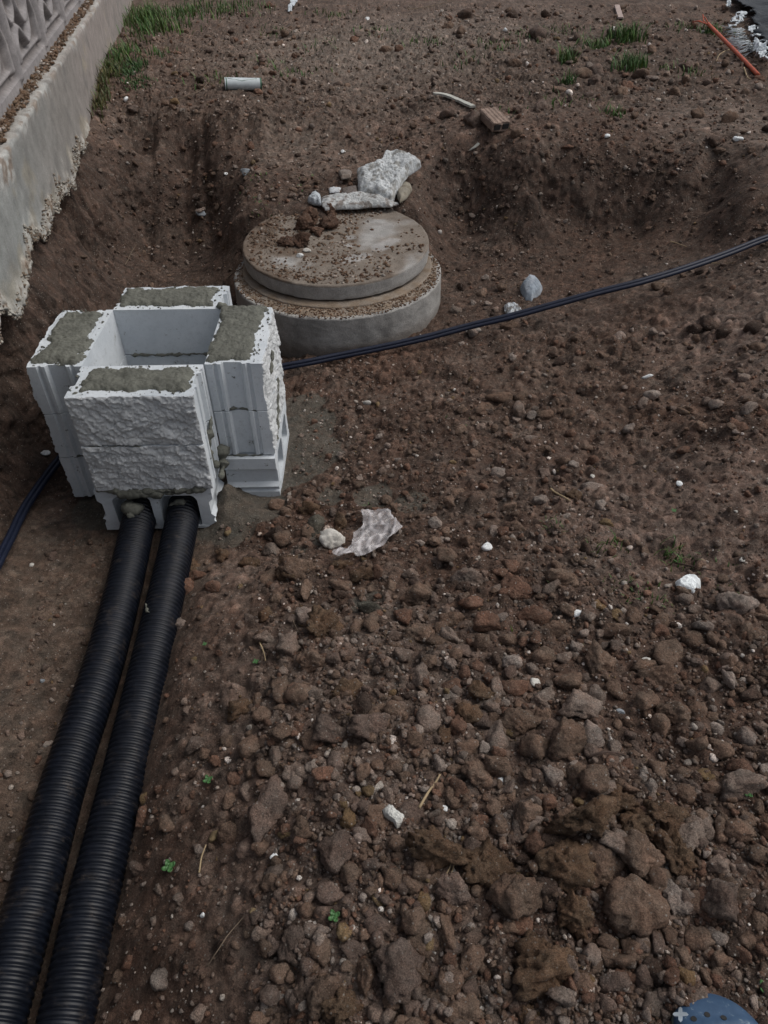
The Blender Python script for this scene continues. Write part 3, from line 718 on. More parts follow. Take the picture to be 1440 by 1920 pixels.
LR = laid_block('hollow_block', (ORG[0]+W_in+.014+.178, ORG[1]-.02, zb), (0, 1, 0), (-1, 0, 0), 'lowest hollow block under the right stack, its two empty openings facing the loose earth', [(.05, .178, .03, .150), (.206, .338, .03, .150)])

def smear(name, pts, w, parent, th=.006, mat=None, seed=0, n=None):
    """ragged dab of mortar along a polyline on a surface; pts: (p, normal)"""
    pts = [np.array(p, float) for p in pts]; P, s = resample(catmull(pts, 6), .004)
    V, Fq = tube(P, .5*w*(.75+.5*vn2(s*60+seed, s*0, 340+seed))*np.clip(np.minimum(s, s[-1]-s)/.01, .15, 1), 8)
    V += .0035*np.stack([vn3(V[:, 0]*110, V[:, 1]*110, V[:, 2]*110, 343+q) for q in range(3)], 1)
    o = np.array(parent.location) if parent else 0
    return link(name, mesh(name, V-o, fix_quads(Fq), mat or MORTAR), parent)
def C3(u, v, c): return (ORG[0]+u, ORG[1]+v, TOPZ-3*HC+c*HC)
# mortar squeezed out of the bed joints
Dm = D_-.0
smear('mortar_joint', [C3(W_in+.035, .004, 2.0), C3(W_in+.08, .012, 2.035), C3(W_in+.12, .012, 2.0), C3(W_in+.15, .0, 1.99)], .009, BL['right', 1], seed=1)
smear('mortar_joint', [C3(W_in+.02, .0, .985), C3(W_in+.09, -.002, 1.0), C3(W_in+.15, .0, .99)], .009, LR, seed=2)
smear('mortar_joint', [C3(-.03, .004, 2.0), C3(-.06, .01, 2.01), C3(-.09, .01, 2.0)], .014, BL['left', 1], seed=3)
smear('mortar_joint', [C3(-.02, .004, 1.0), C3(-.08, .01, 1.01), C3(-.14, .004, 1.0)], .014, BL['left', 0], seed=4)
smear('mortar_joint', [C3(.01, -Dm-.004, 2.0), C3(.1, -Dm-.006, 2.0), C3(.2, -Dm-.007, 1.995)], .004, BL['front', 1], seed=5)
smear('mortar_joint', [C3(.0, -Dm-.002, .985), C3(.12, -Dm-.006, .98), C3(.25, -Dm-.006, .99), C3(.37, -Dm-.002, .985)], .024, LF, seed=6)
smear('mortar_joint', [C3(.06, -Dm-.002, .93), C3(.2, -Dm-.004, .91), C3(.33, -Dm-.002, .935)], .034, LF, seed=7)
smear('mortar_joint', [C3(W_in+.0, -.03, 2.02), C3(W_in+.002, -.06, 1.96), C3(W_in-.008, -.10, 1.6), C3(W_in-.008, -.09, 1.2), C3(W_in+.0, -.04, .95)], .030, BL['front', 1], seed=8)
smear('mortar_joint', [C3(W_in+.01, -.01, 1.3), C3(W_in+.015, -.05, 1.0), C3(W_in+.01, -.10, .85)], .05, LF, seed=9)
smear('mortar_joint', [C3(W_in+D_+.014, .10, 2.42), C3(W_in+D_+.018, .15, 2.60), C3(W_in+D_+.018, .17, 2.72)], .012, BL['right', 2], seed=10)
smear('mortar_joint', [C3(W_in+D_+.013, .04, 1.12), C3(W_in+D_+.016, .09, 1.35), C3(W_in+D_+.018, .16, 1.65), C3(W_in+D_+.014, .24, 1.95)], .016, BL['right', 1], seed=11)
smear('mortar_joint', [C3(W_in-.02, inner_y+.012, 3.0), C3(W_in+.01, inner_y+.008, 3.02), C3(W_in+.03, inner_y-.0, 3.0)], .026, BL['right', 2], seed=12)
smear('mortar_joint', [C3(.02, inner_y-.002, 2.0), C3(.2, inner_y-.003, 2.0), C3(.37, inner_y-.002, 2.0)], .012, BL['back', 1], seed=13)

# ------------------------------------------------------------------ corrugated pipes
n = NT('black_ribbed_plastic'); P_ = n.geo.outputs['Position']
cc = n.mix(n.mr(n.noise(P_, 30, 4, .7), .35, .65), (.002, .0032, .0065), (.0045, .0065, .0125))
up = n.n('ShaderNodeSeparateXYZ'); n.l(n.geo.outputs['Normal'], up.inputs[0])
dm = n.math('MULTIPLY', n.mr(n.noise(P_, 24, 6, .75), .54, .66, 0, 1), n.mr(n.noise(P_, 300, 3), .4, .6))
cc = n.mix(n.math('MULTIPLY', dm, .38), cc, (.10, .08, .065))
n.b.inputs['Specular IOR Level'].default_value = .36
PIPE = n.done(cc, n.mr(n.noise(P_, 60, 3), .3, .7, .40, .52))
def corr_pipe(name, pts, label, mud):
    P, s = resample(catmull(pts, 12), .0014); pitch = .0155
    ph = (s % pitch)/pitch
    prof = np.clip((np.cos(ph*2*math.pi)+.35)*1.2, -1, 1)
    r = .0555 + .0024*prof - .001
    V, Fq = tube(P, r, 40)
    root = tag(link(name, mesh(name, V-P[0], fix_quads(Fq), PIPE), None, tuple(P[0])), label, 'pipe', 'black corrugated pipes in the trench')
    for m in mud: smear('mortar_dab', m[0], m[1], root, mat=MORTAR, seed=int(m[1]*1e4))
    return root
z0 = .060
corr_pipe('corrugated_pipe', [(-.852, 1.99, .070), (-.842, 1.85, .066), (-.824, 1.6, .06), (-.810, 1.3, .057), (-.813, .96, .055), (-.796, .64, .056), (-.787, .43, .056), (-.78, .1, .056), (-.77, -.5, .056)],
  'black corrugated pipe farther from the loose earth, capped with a dab of mortar', [([(-.88, 1.925, .126), (-.85, 1.895, .134), (-.815, 1.92, .126)], .044), ([(-.865, 1.88, .122), (-.84, 1.87, .128)], .03)])
corr_pipe('corrugated_pipe', [(-.702, 1.99, .070), (-.694, 1.85, .066), (-.684, 1.6, .062), (-.674, 1.3, .06), (-.664, .96, .058), (-.66, .64, .056), (-.65, .43, .056), (-.645, .1, .056), (-.64, -.5, .056)],
  'black corrugated pipe lying against the bank of loose earth', [([(-.735, 1.925, .126), (-.70, 1.93, .134), (-.675, 1.935, .128)], .022), ([(-.722, 1.50, .104), (-.712, 1.47, .110), (-.70, 1.455, .112)], .011)])

# ------------------------------------------------------------------ cable
CABLE = simple('dark_blue_cable_sheath', (.008, .012, .028), .5, 500, .1, .0005, .3, .2)
def double_cable(name, px, label):
    pts = [np.array(p, float) for p in px]; P, s = resample(catmull(pts, 14), .02)
    T = np.gradient(P, axis=0); T /= np.linalg.norm(T, axis=1)[:, None]; side = np.cross(T, (0, 0, 1.)); side /= np.linalg.norm(side, axis=1)[:, None]
    root = tag(empty(name, tuple(P[0])), label, 'cable')
    tw = .9+.25*np.sin(s*2.1)
    for k in (-1, 1):
        Q = P + side*(k*.0068*np.cos(tw))[:, None]+np.array((0, 0, 1.))*(k*.0068*np.sin(tw)+.004)[:, None]
        V, Fq = tube(Q, .0098, 12); link('cable_strand', mesh('cable_strand', V-P[0], fix_quads(Fq), CABLE), root)
    return root
def g3(x, y, up): return (x, y, float(gz(x, y))+up)
cpix = [(1520, 425, .40), (1440, 447, .37), (1360, 478, .33), (1280, 506, .30), (1200, 530, .27), (1120, 550, .235), (1040, 572, .195), (960, 594, .155), (880, 613, .12), (800, 634, .09), (720, 652, .07), (640, 668, .055), (560, 684, .045)]
cpts = [tuple(at1(*c)) for c in cpix]
cpts = [(3.2, 4.0, float(gz(3.2, 4.0))+.02), (2.5, 3.78, float(gz(2.5, 3.78))+.02)] + cpts + [(-.62, 2.93, .03), (-.95, 2.9, .03), (-1.12, 2.78, .05), (-1.175, 2.6, .09), (-1.185, 2.45, .09), (-1.20, 2.36, .07)]
cpts += [tuple(at1(108, 868, .06)), tuple(at1(75, 912, .06)), tuple(at1(45, 958, .07)), tuple(at1(20, 1010, .08)), tuple(at1(0, 1050, .09)), tuple(at1(-30, 1120, .10)), (-1.15, 1.2, .11), (-1.2, .6, .12)]
double_cable('supply_cable', cpts, 'twin dark blue cable crossing the pit past the concrete ring and behind the blocks')

# ------------------------------------------------------------------ manhole ring and lid
def revolve(name, prof, cx, cy, mat, colf, seed, nseg=220, rough=.003, parent=None, loc0=None):
    prof = np.array(prof, float); d = np.r_[0, np.cumsum(np.hypot(*np.diff(prof, axis=0).T))]
    s = np.unique(np.r_[np.arange(0, d[-1], .008), d]); r = np.interp(s, d, prof[:, 0]); z = np.interp(s, d, prof[:, 1])
    a = np.linspace(0, 2*math.pi, nseg, endpoint=False); A_, _ = np.meshgrid(a, s, indexing='ij')
    RR = r[None]+0*A_; ZZ = z[None]+0*A_
    X, Y = RR*np.cos(A_), RR*np.sin(A_)
    nn = fbm3(X*14, Y*14, ZZ*14, 4, seed); n4 = fbm3(X*60, Y*60, ZZ*60, 3, seed+4)
    k = (1+(rough*nn+rough*.8*n4)/np.maximum(RR, .05)); X = X*k; Y = Y*k; ZZ = ZZ + rough*1.0*fbm3(X*30, Y*30, ZZ*0, 3, seed+8)
    V = np.stack([X+cx, Y+cy, ZZ], -1); c = colf(X, Y, ZZ, RR)
    o = loc0 if loc0 is not None else np.array([cx, cy, prof[:, 1].min()])
    return link(name, mesh(name, (V-o).reshape(-1, 3), grid_faces(nseg, len(s), True), mat, np.clip(c, .02, .7).reshape(-1, 3)), parent, tuple(o) if parent is None else None)
RCX, RCY = -.215, 3.645
def ring_col(X, Y, Z, RR):
    c = np.zeros(X.shape+(3,))+np.array((.27, .262, .25))
    c = lerp(c, (.33, .325, .31), sstep(-.1, .4, fbm3(X*4, Y*4, Z*9, 4, 401))*.7)
    c = lerp(c, (.12, .115, .11), sstep(.1, .5, fbm3(X*9, Y*9, Z*2.5, 4, 402))*.5)
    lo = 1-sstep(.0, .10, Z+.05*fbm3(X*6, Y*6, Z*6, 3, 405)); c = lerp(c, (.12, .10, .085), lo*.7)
    onl = sstep(.185, .19, Z+.0*X)*(RR < .505)*(RR > .2)
    c = lerp(c, (.20, .155, .115), onl*(.75+.25*sstep(-.2, .2, fbm3(X*20, Y*20, Z*0, 3, 403))))
    c = lerp(c, (.33, .32, .30), sstep(.178, .188, Z)*(RR > .505)*sstep(-.1, .25, fbm3(X*25, Y*25, Z*0, 3, 404))*.8)
    return c
ring = tag(empty('manhole_ring', (RCX, RCY, 0)), 'wide grey concrete manhole ring set in the pit floor behind the blocks', 'manhole ring')
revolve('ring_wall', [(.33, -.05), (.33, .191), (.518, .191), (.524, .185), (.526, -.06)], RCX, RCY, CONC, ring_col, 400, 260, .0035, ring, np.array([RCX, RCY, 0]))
revolve('inner_step', [(.36, .17), (.36, .200), (.478, .200), (.482, .197), (.483, .17)], -.218, 3.705, CONC, ring_col, 420, 260, .003, ring, np.array([RCX, RCY, 0]))
# earth caught on the ring's shoulder
N = 3800; a = RNG.uniform(0, 2*math.pi, N); rr = RNG.uniform(.40, .520, N)
P, Fq = clods(1, N, RNG.uniform(.002, .006, N), RNG, 6); V, Fm = merge(P + np.stack([RCX+rr*np.cos(a), RCY+rr*np.sin(a), np.full(N, .192)], -1)[:, None], Fq)
pal = np.array([(.15,.10,.065),(.20,.15,.105),(.12,.08,.055),(.30,.27,.23)]); ci = RNG.choice(4, N, p=[.4,.3,.2,.1])
tag(link('dirt', mesh('dirt', V, Fm, EARTH, np.repeat(pal[ci], P.shape[1], 0))), kind='stuff', label='crumbs of brown earth on the shoulder of the manhole ring', cat='dirt')
LCX, LCY, LZ = -.222, 3.745, .282
def lid_col(X, Y, Z, RR):
    c = np.zeros(X.shape+(3,))+np.array((.30, .292, .28))
    c = lerp(c, (.30, .29, .28), sstep(-.1, .4, fbm3(X*5, Y*5, Z*9, 4, 411))*.7)
    top = sstep(.270, .276, Z)
    dirt = sstep(-.48, -.08, fbm3(X*5, Y*5, Z*0, 4, 412) + .35*(.14-X)-.05 + .25*Y)
    c = lerp(c, (.175, .145, .118), top*dirt*.92)
    c = lerp(c, (.105, .075, .055), top*dirt*sstep(0, .4, fbm3(X*8, Y*8, Z*0, 4, 413)+.6*(-X-.1))*.8)
    for (x, y, a, b, th) in ((.10, -.20, .10, .045, .5), (.25, -.06, .11, .05, .9), (.07, .03, .04, .03, 0), (.07, -.06, .035, .025, 0)):
        ca, sa = math.cos(th), math.sin(th); u = (X-x)*ca+(Y-y)*sa; v = -(X-x)*sa+(Y-y)*ca
        c = lerp(c, (.34, .33, .32), top*sstep(.0, .7, 1-((u/a)**2+(v/b)**2)+.8*fbm3(X*14, Y*14, Z*0, 3, 414))*.75)
    return c
lid = revolve('manhole_cover', [(.0, .205), (.466, .208), (.470, .212), (.472, .225), (.472, .272), (.470, .279), (.466, LZ), (.0, LZ+.003)], LCX, LCY, CONC, lid_col, 410, 260, .003)
lid.rotation_euler = (R(2.8), 0, 0); lid.location.z += .022
def lidz(x, y): return LZ+.022+math.tan(R(2.8))*(np.asarray(y)-LCY)
tag(lid, 'round concrete manhole cover dusted with earth, lying on the ring', 'manhole cover')
N = 6500; a = RNG.uniform(0, 2*math.pi, N); rr = .455*np.sqrt(RNG.random(N)); X = rr*np.cos(a); Y = rr*np.sin(a)
kp = (fbm2(X*5, Y*5, 4, 412)+.9*(-X)+.3*Y+.2*RNG.normal(size=N)) > .02; X, Y = X[kp], Y[kp]; N = len(X)
P, Fq = clods(1, N, .0018+.010*RNG.random(N)**4, RNG, 6); V, Fm = merge(P + np.stack([LCX+X, LCY+Y, lidz(LCX+X, LCY+Y)+.001], -1)[:, None], Fq)
ci = RNG.choice(4, N, p=[.4,.3,.2,.1]); pal = np.array([(.13,.088,.06),(.17,.13,.095),(.10,.065,.045),(.32,.30,.27)])
tag(link('dirt', mesh('dirt', V, Fm, EARTH, np.repeat(pal[ci], P.shape[1], 0))), kind='stuff', label='loose earth and grit scattered over the manhole lid', cat='dirt')

# ------------------------------------------------------------------ clods of earth and stones
PAL = {'b': (.145, .106, .080), 'r': (.145, .090, .065), 'o': (.112, .077, .050), 'g': (.24, .21, .185), 'G': (.185, .152, .128), 'd': (.060, .043, .034),
       'w': (.50, .48, .44), 'W': (.72, .74, .74), 'B': (.128, .100, .084), 'y': (.17, .125, .07), 'm': (.09, .088, .072), 'u': (.24, .26, .28)}
CN = {'b': 'brown', 'r': 'reddish brown', 'o': 'moist ochre-brown', 'g': 'pale grey-brown', 'G': 'dusty grey-brown', 'd': 'dark brown', 'w': 'whitish', 'W': 'bright white', 'B': 'dull brown', 'y': 'tan', 'm': 'mortar-grey', 'u': 'blue-grey'}
near = []   # px, py, w, h, colour  (photograph pixels; each is then set on the ground where its sight line meets it)
def add7(*a):
    for x, y, w, h, c in a: near.append((480+x/1.5, 900+y/1.5, w/1.5, h/1.5, c))
def add8(*a):
    for x, y, w, h, c in a: near.append((480+x/1.5, 1400+y/1.5, w/1.5, h/1.5, c))
def add5(*a):
    for x, y, w, h, c in a: near.append((840+x/2.4, 400+y/2.4, w/2.4, h/2.4, c))
def add4(*a):
    for x, y, w, h, c in a: near.append((720+x/2, y/2, w/2, h/2, c))
add7((598,270,80,85,'G'),(535,205,65,55,'b'),(720,240,60,50,'r'),(735,310,110,85,'r'),(865,272,85,60,'b'),(450,325,95,70,'b'),(465,430,98,62,'b'),(548,385,75,50,'b'),(605,345,60,50,'r'),(720,512,70,60,'g'),(460,552,60,70,'G'),(495,672,75,70,'G'),(592,660,65,80,'o'),(640,600,70,55,'o'),(675,580,50,60,'G'),(680,725,70,80,'G'),(745,675,95,80,'b'),(680,800,90,70,'b'),(785,750,80,75,'b'),(865,735,95,100,'b'),(910,625,100,95,'G'),(940,715,60,70,'g'),(800,615,85,65,'G'),(958,845,78,72,'b'),(1350,850,130,85,'G'),(1348,350,90,85,'g'),(1375,425,60,65,'b'),(1290,455,50,60,'b'),(1230,440,60,60,'b'),(1170,490,75,70,'b'),(1138,550,115,85,'b'),(960,510,95,90,'b'),(1085,620,65,80,'b'),(1180,650,100,80,'b'),(1280,575,70,55,'G'),(1255,405,60,35,'g'),(1270,835,50,40,'y'),(835,425,90,60,'b'),(655,400,80,60,'r'),(705,450,60,50,'b'),(212,170,60,55,'w'),(235,120,40,55,'o'),(300,265,65,60,'o'),(230,240,60,40,'o'),(120,250,100,80,'b'),(150,85,60,45,'o'),(188,410,75,100,'o'),(135,385,50,50,'g'),(140,310,45,60,'b'),(70,580,65,80,'b'),(130,580,60,60,'b'),(245,590,75,70,'o'),(110,825,65,55,'G'),(70,705,50,55,'b'),(450,725,60,55,'b'),(200,700,110,80,'B'),(330,695,120,70,'B'),(620,825,70,90,'b'),(545,510,35,45,'g'),(505,120,40,35,'g'),(548,68,55,40,'b'),(715,75,45,35,'b'),(800,55,45,35,'g'),(945,20,50,40,'g'),(890,42,45,40,'o'),(930,195,45,40,'d'),(960,355,40,30,'y'),(1208,340,45,40,'G'),(875,565,60,80,'b'),(730,585,80,60,'r'),(585,750,60,60,'b'),(642,748,35,40,'g'),(1240,740,45,50,'b'),(1198,730,30,35,'g'),(1300,750,70,60,'b'),(1395,600,60,50,'d'),(1420,365,40,50,'b'),(320,360,80,55,'m'),(420,380,50,50,'r'),(285,415,40,60,'b'),(330,405,50,50,'b'),(380,300,40,40,'b'),(560,490,40,40,'b'),(620,520,50,50,'r'),(810,500,60,50,'b'),(860,500,50,40,'G'),(900,470,40,35,'g'),(1010,420,70,50,'b'),(1060,380,60,50,'b'),(1140,430,60,50,'r'),(1080,520,60,50,'b'),(640,460,50,45,'b'),(780,380,70,60,'r'),(690,260,50,40,'r'),(30,380,50,50,'o'),(60,330,40,40,'b'),(25,440,50,45,'G'),(95,470,70,60,'G'),(160,600,30,30,'G'),(20,660,50,40,'b'),(160,720,60,70,'b'),(230,790,70,60,'b'),(300,640,70,60,'d'),(390,640,60,50,'b'),(530,720,50,60,'o'),(560,600,30,30,'g'),(1330,560,40,60,'g'),(1320,525,30,30,'g'),(1330,500,60,50,'G'),(1010,590,50,50,'b'),(1130,690,60,50,'b'),(1290,700,40,30,'g'),(1235,650,50,60,'b'),(1040,800,50,30,'r'),(1090,815,25,25,'g'),(1110,865,35,35,'g'),(1200,820,60,50,'b'),(1010,750,40,40,'G'),(700,630,30,25,'g'),(820,640,25,25,'g'),(830,830,50,50,'g'),(765,830,45,45,'b'),(720,855,45,30,'b'),(385,752,30,30,'g'),(1400,440,50,70,'b'),(1250,240,30,30,'b'),(240,300,60,50,'b'),(40,200,50,40,'G'),(75,170,60,60,'b'),(160,140,50,50,'b'),(60,75,45,45,'b'),(590,170,40,35,'b'),(500,170,40,35,'b'))
add8((40,170,90,160,'B'),(105,78,65,60,'G'),(225,35,60,80,'B'),(265,205,45,50,'y'),(335,185,50,60,'b'),(225,305,135,100,'B'),(405,600,150,150,'B'),(520,290,180,95,'o'),(640,325,110,110,'o'),(730,415,125,130,'b'),(865,330,150,150,'o'),(935,200,170,110,'o'),(1070,200,100,100,'o'),(1135,180,90,90,'o'),(965,330,120,110,'b'),(1090,300,110,120,'b'),(1180,300,110,130,'o'),(1070,420,140,130,'b'),(890,460,100,110,'o'),(1215,250,90,80,'G'),(1175,425,70,90,'g'),(1305,440,100,100,'B'),(1350,230,100,60,'b'),(1245,215,70,80,'G'),(820,620,220,160,'o'),(535,520,75,90,'b'),(185,540,45,65,'G'),(100,545,85,95,'B'),(195,690,80,100,'b'),(250,720,90,80,'o'),(310,640,70,90,'b'),(585,740,90,80,'b'),(505,705,70,60,'b'),(720,695,90,80,'d'),(760,750,60,60,'o'),(760,190,70,90,'b'),(735,235,45,60,'G'),(545,130,50,50,'b'),(20,520,50,60,'G'),(15,280,50,60,'b'),(468,440,40,60,'y'),(830,75,50,50,'g'),(1210,645,70,50,'y'),(1375,545,55,55,'b'),(1325,550,40,50,'G'),(645,690,40,40,'G'),(830,270,90,70,'d'),(1010,150,90,60,'o'),(1000,260,80,60,'G'),(820,400,80,60,'d'),(1130,370,80,80,'b'),(940,580,60,60,'G'),(600,590,80,90,'b'),(560,400,90,70,'B'),(330,330,60,50,'B'),(440,390,60,50,'b'),(70,640,60,60,'b'),(140,620,50,50,'B'),(270,570,70,50,'B'),(350,500,80,60,'B'),(440,480,80,60,'b'),(1060,560,80,70,'b'),(1090,640,50,80,'B'),(1130,560,60,60,'B'),(1000,660,80,60,'B'),(1240,540,80,60,'b'),(1300,600,60,50,'b'),(1400,470,50,60,'b'),(1420,300,60,60,'b'),(1300,330,60,50,'G'),(200,410,70,50,'B'),(60,350,60,60,'G'),(130,240,50,40,'b'),(400,270,50,50,'b'),(620,240,50,40,'b'),(690,150,45,40,'b'),(560,60,40,40,'b'),(390,50,50,50,'b'),(1290,120,60,40,'b'),(1130,60,60,60,'b'),(1210,130,60,60,'b'),(30,60,50,50,'b'),(340,740,50,50,'G'),(430,740,60,50,'B'),(920,660,50,60,'b'))
add5((320,890,80,110,'G'),(370,915,60,60,'g'),(435,910,70,50,'b'),(235,830,110,60,'b'),(330,820,70,50,'b'),(155,885,90,50,'b'),(500,675,80,40,'d'),(765,560,50,60,'g'),(570,560,40,40,'b'),(920,530,40,40,'g'),(960,545,30,30,'g'),(285,650,35,35,'g'),(110,535,60,50,'g'),(920,815,60,50,'g'),(880,860,60,50,'G'),(1172,500,60,110,'d'),(1110,530,80,70,'d'),(1360,520,90,70,'d'),(1280,480,60,40,'d'),(1230,545,80,60,'d'),(1205,860,60,60,'g'),(1350,880,80,50,'g'),(1240,770,60,40,'b'),(280,510,70,40,'b'),(365,1010,60,50,'G'),(540,900,60,50,'b'),(225,1170,60,50,'g'),(565,1130,40,30,'g'),(1420,470,60,60,'G'),(850,600,60,50,'b'),(700,640,50,40,'b'),(640,690,50,40,'b'),(800,660,50,40,'b'),(460,640,50,40,'d'),(640,1060,60,50,'b'),(60,980,60,50,'b'),(140,960,50,45,'G'),(110,1080,60,50,'b'),(520,1120,60,60,'b'),(260,940,50,50,'b'),(1400,600,70,50,'b'),(1330,740,50,50,'G'),(430,1060,50,40,'b'),(60,880,60,50,'b'),(1080,880,50,40,'b'),(180,410,35,35,'g'),(165,290,40,35,'g'),(110,405,30,35,'g'),(215,430,40,40,'G'),(40,440,50,45,'G'),(150,360,50,45,'b'),(60,330,50,40,'d'),(240,340,40,35,'b'),(60,250,40,40,'d'),(1130,265,50,40,'d'),(1400,245,35,20,'g'),(990,350,50,40,'b'),(940,330,60,40,'b'))
add4((575,130,80,70,'B'),(290,120,50,60,'b'),(240,100,60,50,'b'),(740,280,80,70,'b'),(800,270,60,60,'B'),(590,400,80,70,'B'),(880,350,70,70,'b'),(1230,530,50,60,'d'),(240,425,88,78,'B'),(335,452,92,84,'B'),(490,235,50,40,'b'),(720,200,60,50,'b'),(480,60,50,40,'d'),(610,60,60,40,'d'),(860,130,60,40,'d'),(960,280,70,60,'b'),(1180,430,70,50,'b'),(1290,450,70,50,'b'),(650,340,60,50,'b'),(495,500,50,40,'b'),(610,580,40,35,'b'),(300,60,60,50,'d'),(110,400,60,50,'B'),(1090,350,60,50,'b'),(1130,250,70,60,'B'),(1000,190,50,40,'b'))
near += [(590,1240,60,45,'b'),(560,1305,45,40,'b'),(475,1395,45,50,'b'),(430,1560,40,35,'b'),(463,1590,55,50,'B'),(372,1078,34,30,'r'),(358,1060,30,34,'o'),(400,1100,40,30,'r'),(338,1170,26,30,'g'),(345,1105,36,40,'r'),(420,1040,34,28,'o'),(470,1055,46,36,'o'),(505,1080,40,40,'b'),(540,1060,50,45,'o'),(520,1000,40,40,'d'),(590,985,36,40,'m'),(450,1330,44,40,'o'),(430,1500,36,34,'b'),(560,1445,55,45,'G'),(378,402,16,14,'u'),(460,322,18,18,'u'),(375,395,20,18,'g'),(300,575,20,14,'b')]
near = [q for q in near if q[0] < 1465]
stones = [(625, 1013, 'w')]
HP, HT = hit([q[0] for q in near], [q[1]+.12*q[3] for q in near])
SZ = np.array([(q[2], q[3]) for q in near]); depth = (HP-CAM)@FW
LM = [('the crumpled plastic film', 700, 1010), ('the bright white stone', 1290, 1097), ('the blue clog', 1330, 1890), ('the empty hollow block', 500, 900), ('the black pipes', 320, 1350), ('the blue-grey broken stone', 995, 545),
      ('the broken brick', 925, 235), ('the white forked stone', 738, 1530), ('the bottommost ochre clod', 1027, 1813), ('the long pale straw', 806, 1485), ('the manhole lid', 630, 470), ('the cable\'s far end', 1420, 450)]
DIRN = ['away from the pipes', 'bankwards away from pipes', 'towards the far bank', 'towards the wall', 'towards the pipes', 'down towards pipes', 'towards the viewer', 'downwards away from pipes']
ORD = ['first', 'second', 'third', 'fourth', 'fifth', 'sixth', 'seventh', 'eighth', 'ninth', 'tenth', 'eleventh', 'twelfth', 'thirteenth', 'fourteenth', 'fifteenth', 'sixteenth', 'seventeenth', 'eighteenth', 'nineteenth', 'twentieth']
sector = {}
for i, q in enumerate(near):
    dd = [math.hypot(q[0]-l[1], (q[1]-l[2])*1.2) for l in LM]; k = int(np.argmin(dd))
    an = math.atan2(-(q[1]-LM[k][2]), q[0]-LM[k][1]); o = int(round(an/(math.pi/4))) % 8
    sector.setdefault((k, o), []).append((dd[k], i))
LAB = {}
for (k, o), L in sector.items():
    for r_, (_, i) in enumerate(sorted(L)):
        w = max(near[i][2], near[i][3]); sz = 'big' if w > 65 else 'middling' if w > 38 else 'small'
        LAB[i] = f"{sz} {CN[near[i][4]]} clod, {ORD[min(r_, 19)]} out from {LM[k][0]} {DIRN[o]}"
def set_near():
    rng = np.random.default_rng(21)
    for i, q in enumerate(near):
        big = max(q[2], q[3]) > 55
        lv = 4 if big else 3
        rad = .5*math.sqrt(q[2]*q[3])*depth[i]/F_PX*1.07
        asp = q[2]/q[3]
        P, Fq = clods(lv, 1, [rad], rng, facet=int(rng.integers(8, 16)), ani=.12, rough=.12 if q[4] != 'o' else .26, p=34 if q[4] in 'gGbB' else 16, flat=.85, fine={'o': .42, 'w': .34}.get(q[4], .20))
        P = P[0]; P[:, 0] *= min(1.5, max(.75, asp**.5)); P[:, 1] /= min(1.3, max(.75, asp**.5))
        c = np.array(PAL[q[4]])*rng.uniform(.85, 1.2); rad *= .8 if q[1] < 240 else 1.; P *= .8 if q[1] < 240 else 1.; k = 1+.25*fbm3(P[:, 0]*60, P[:, 1]*60, P[:, 2]*60, 3, i)
        me = mesh('earth_clod', P, Fq, EARTH if q[4] not in 'uwW' else STONE, c[None]*k[:, None])
        me.polygons.foreach_set('use_smooth', np.ones(len(me.polygons), bool))
        o = link('earth_clod', me, None, tuple(HP[i]+np.array((0, 0, rad*.22))))
        tag(o, LAB[i], 'earth clod', 'loose clods of earth and stone')
set_near()
print('near clods', len(near))
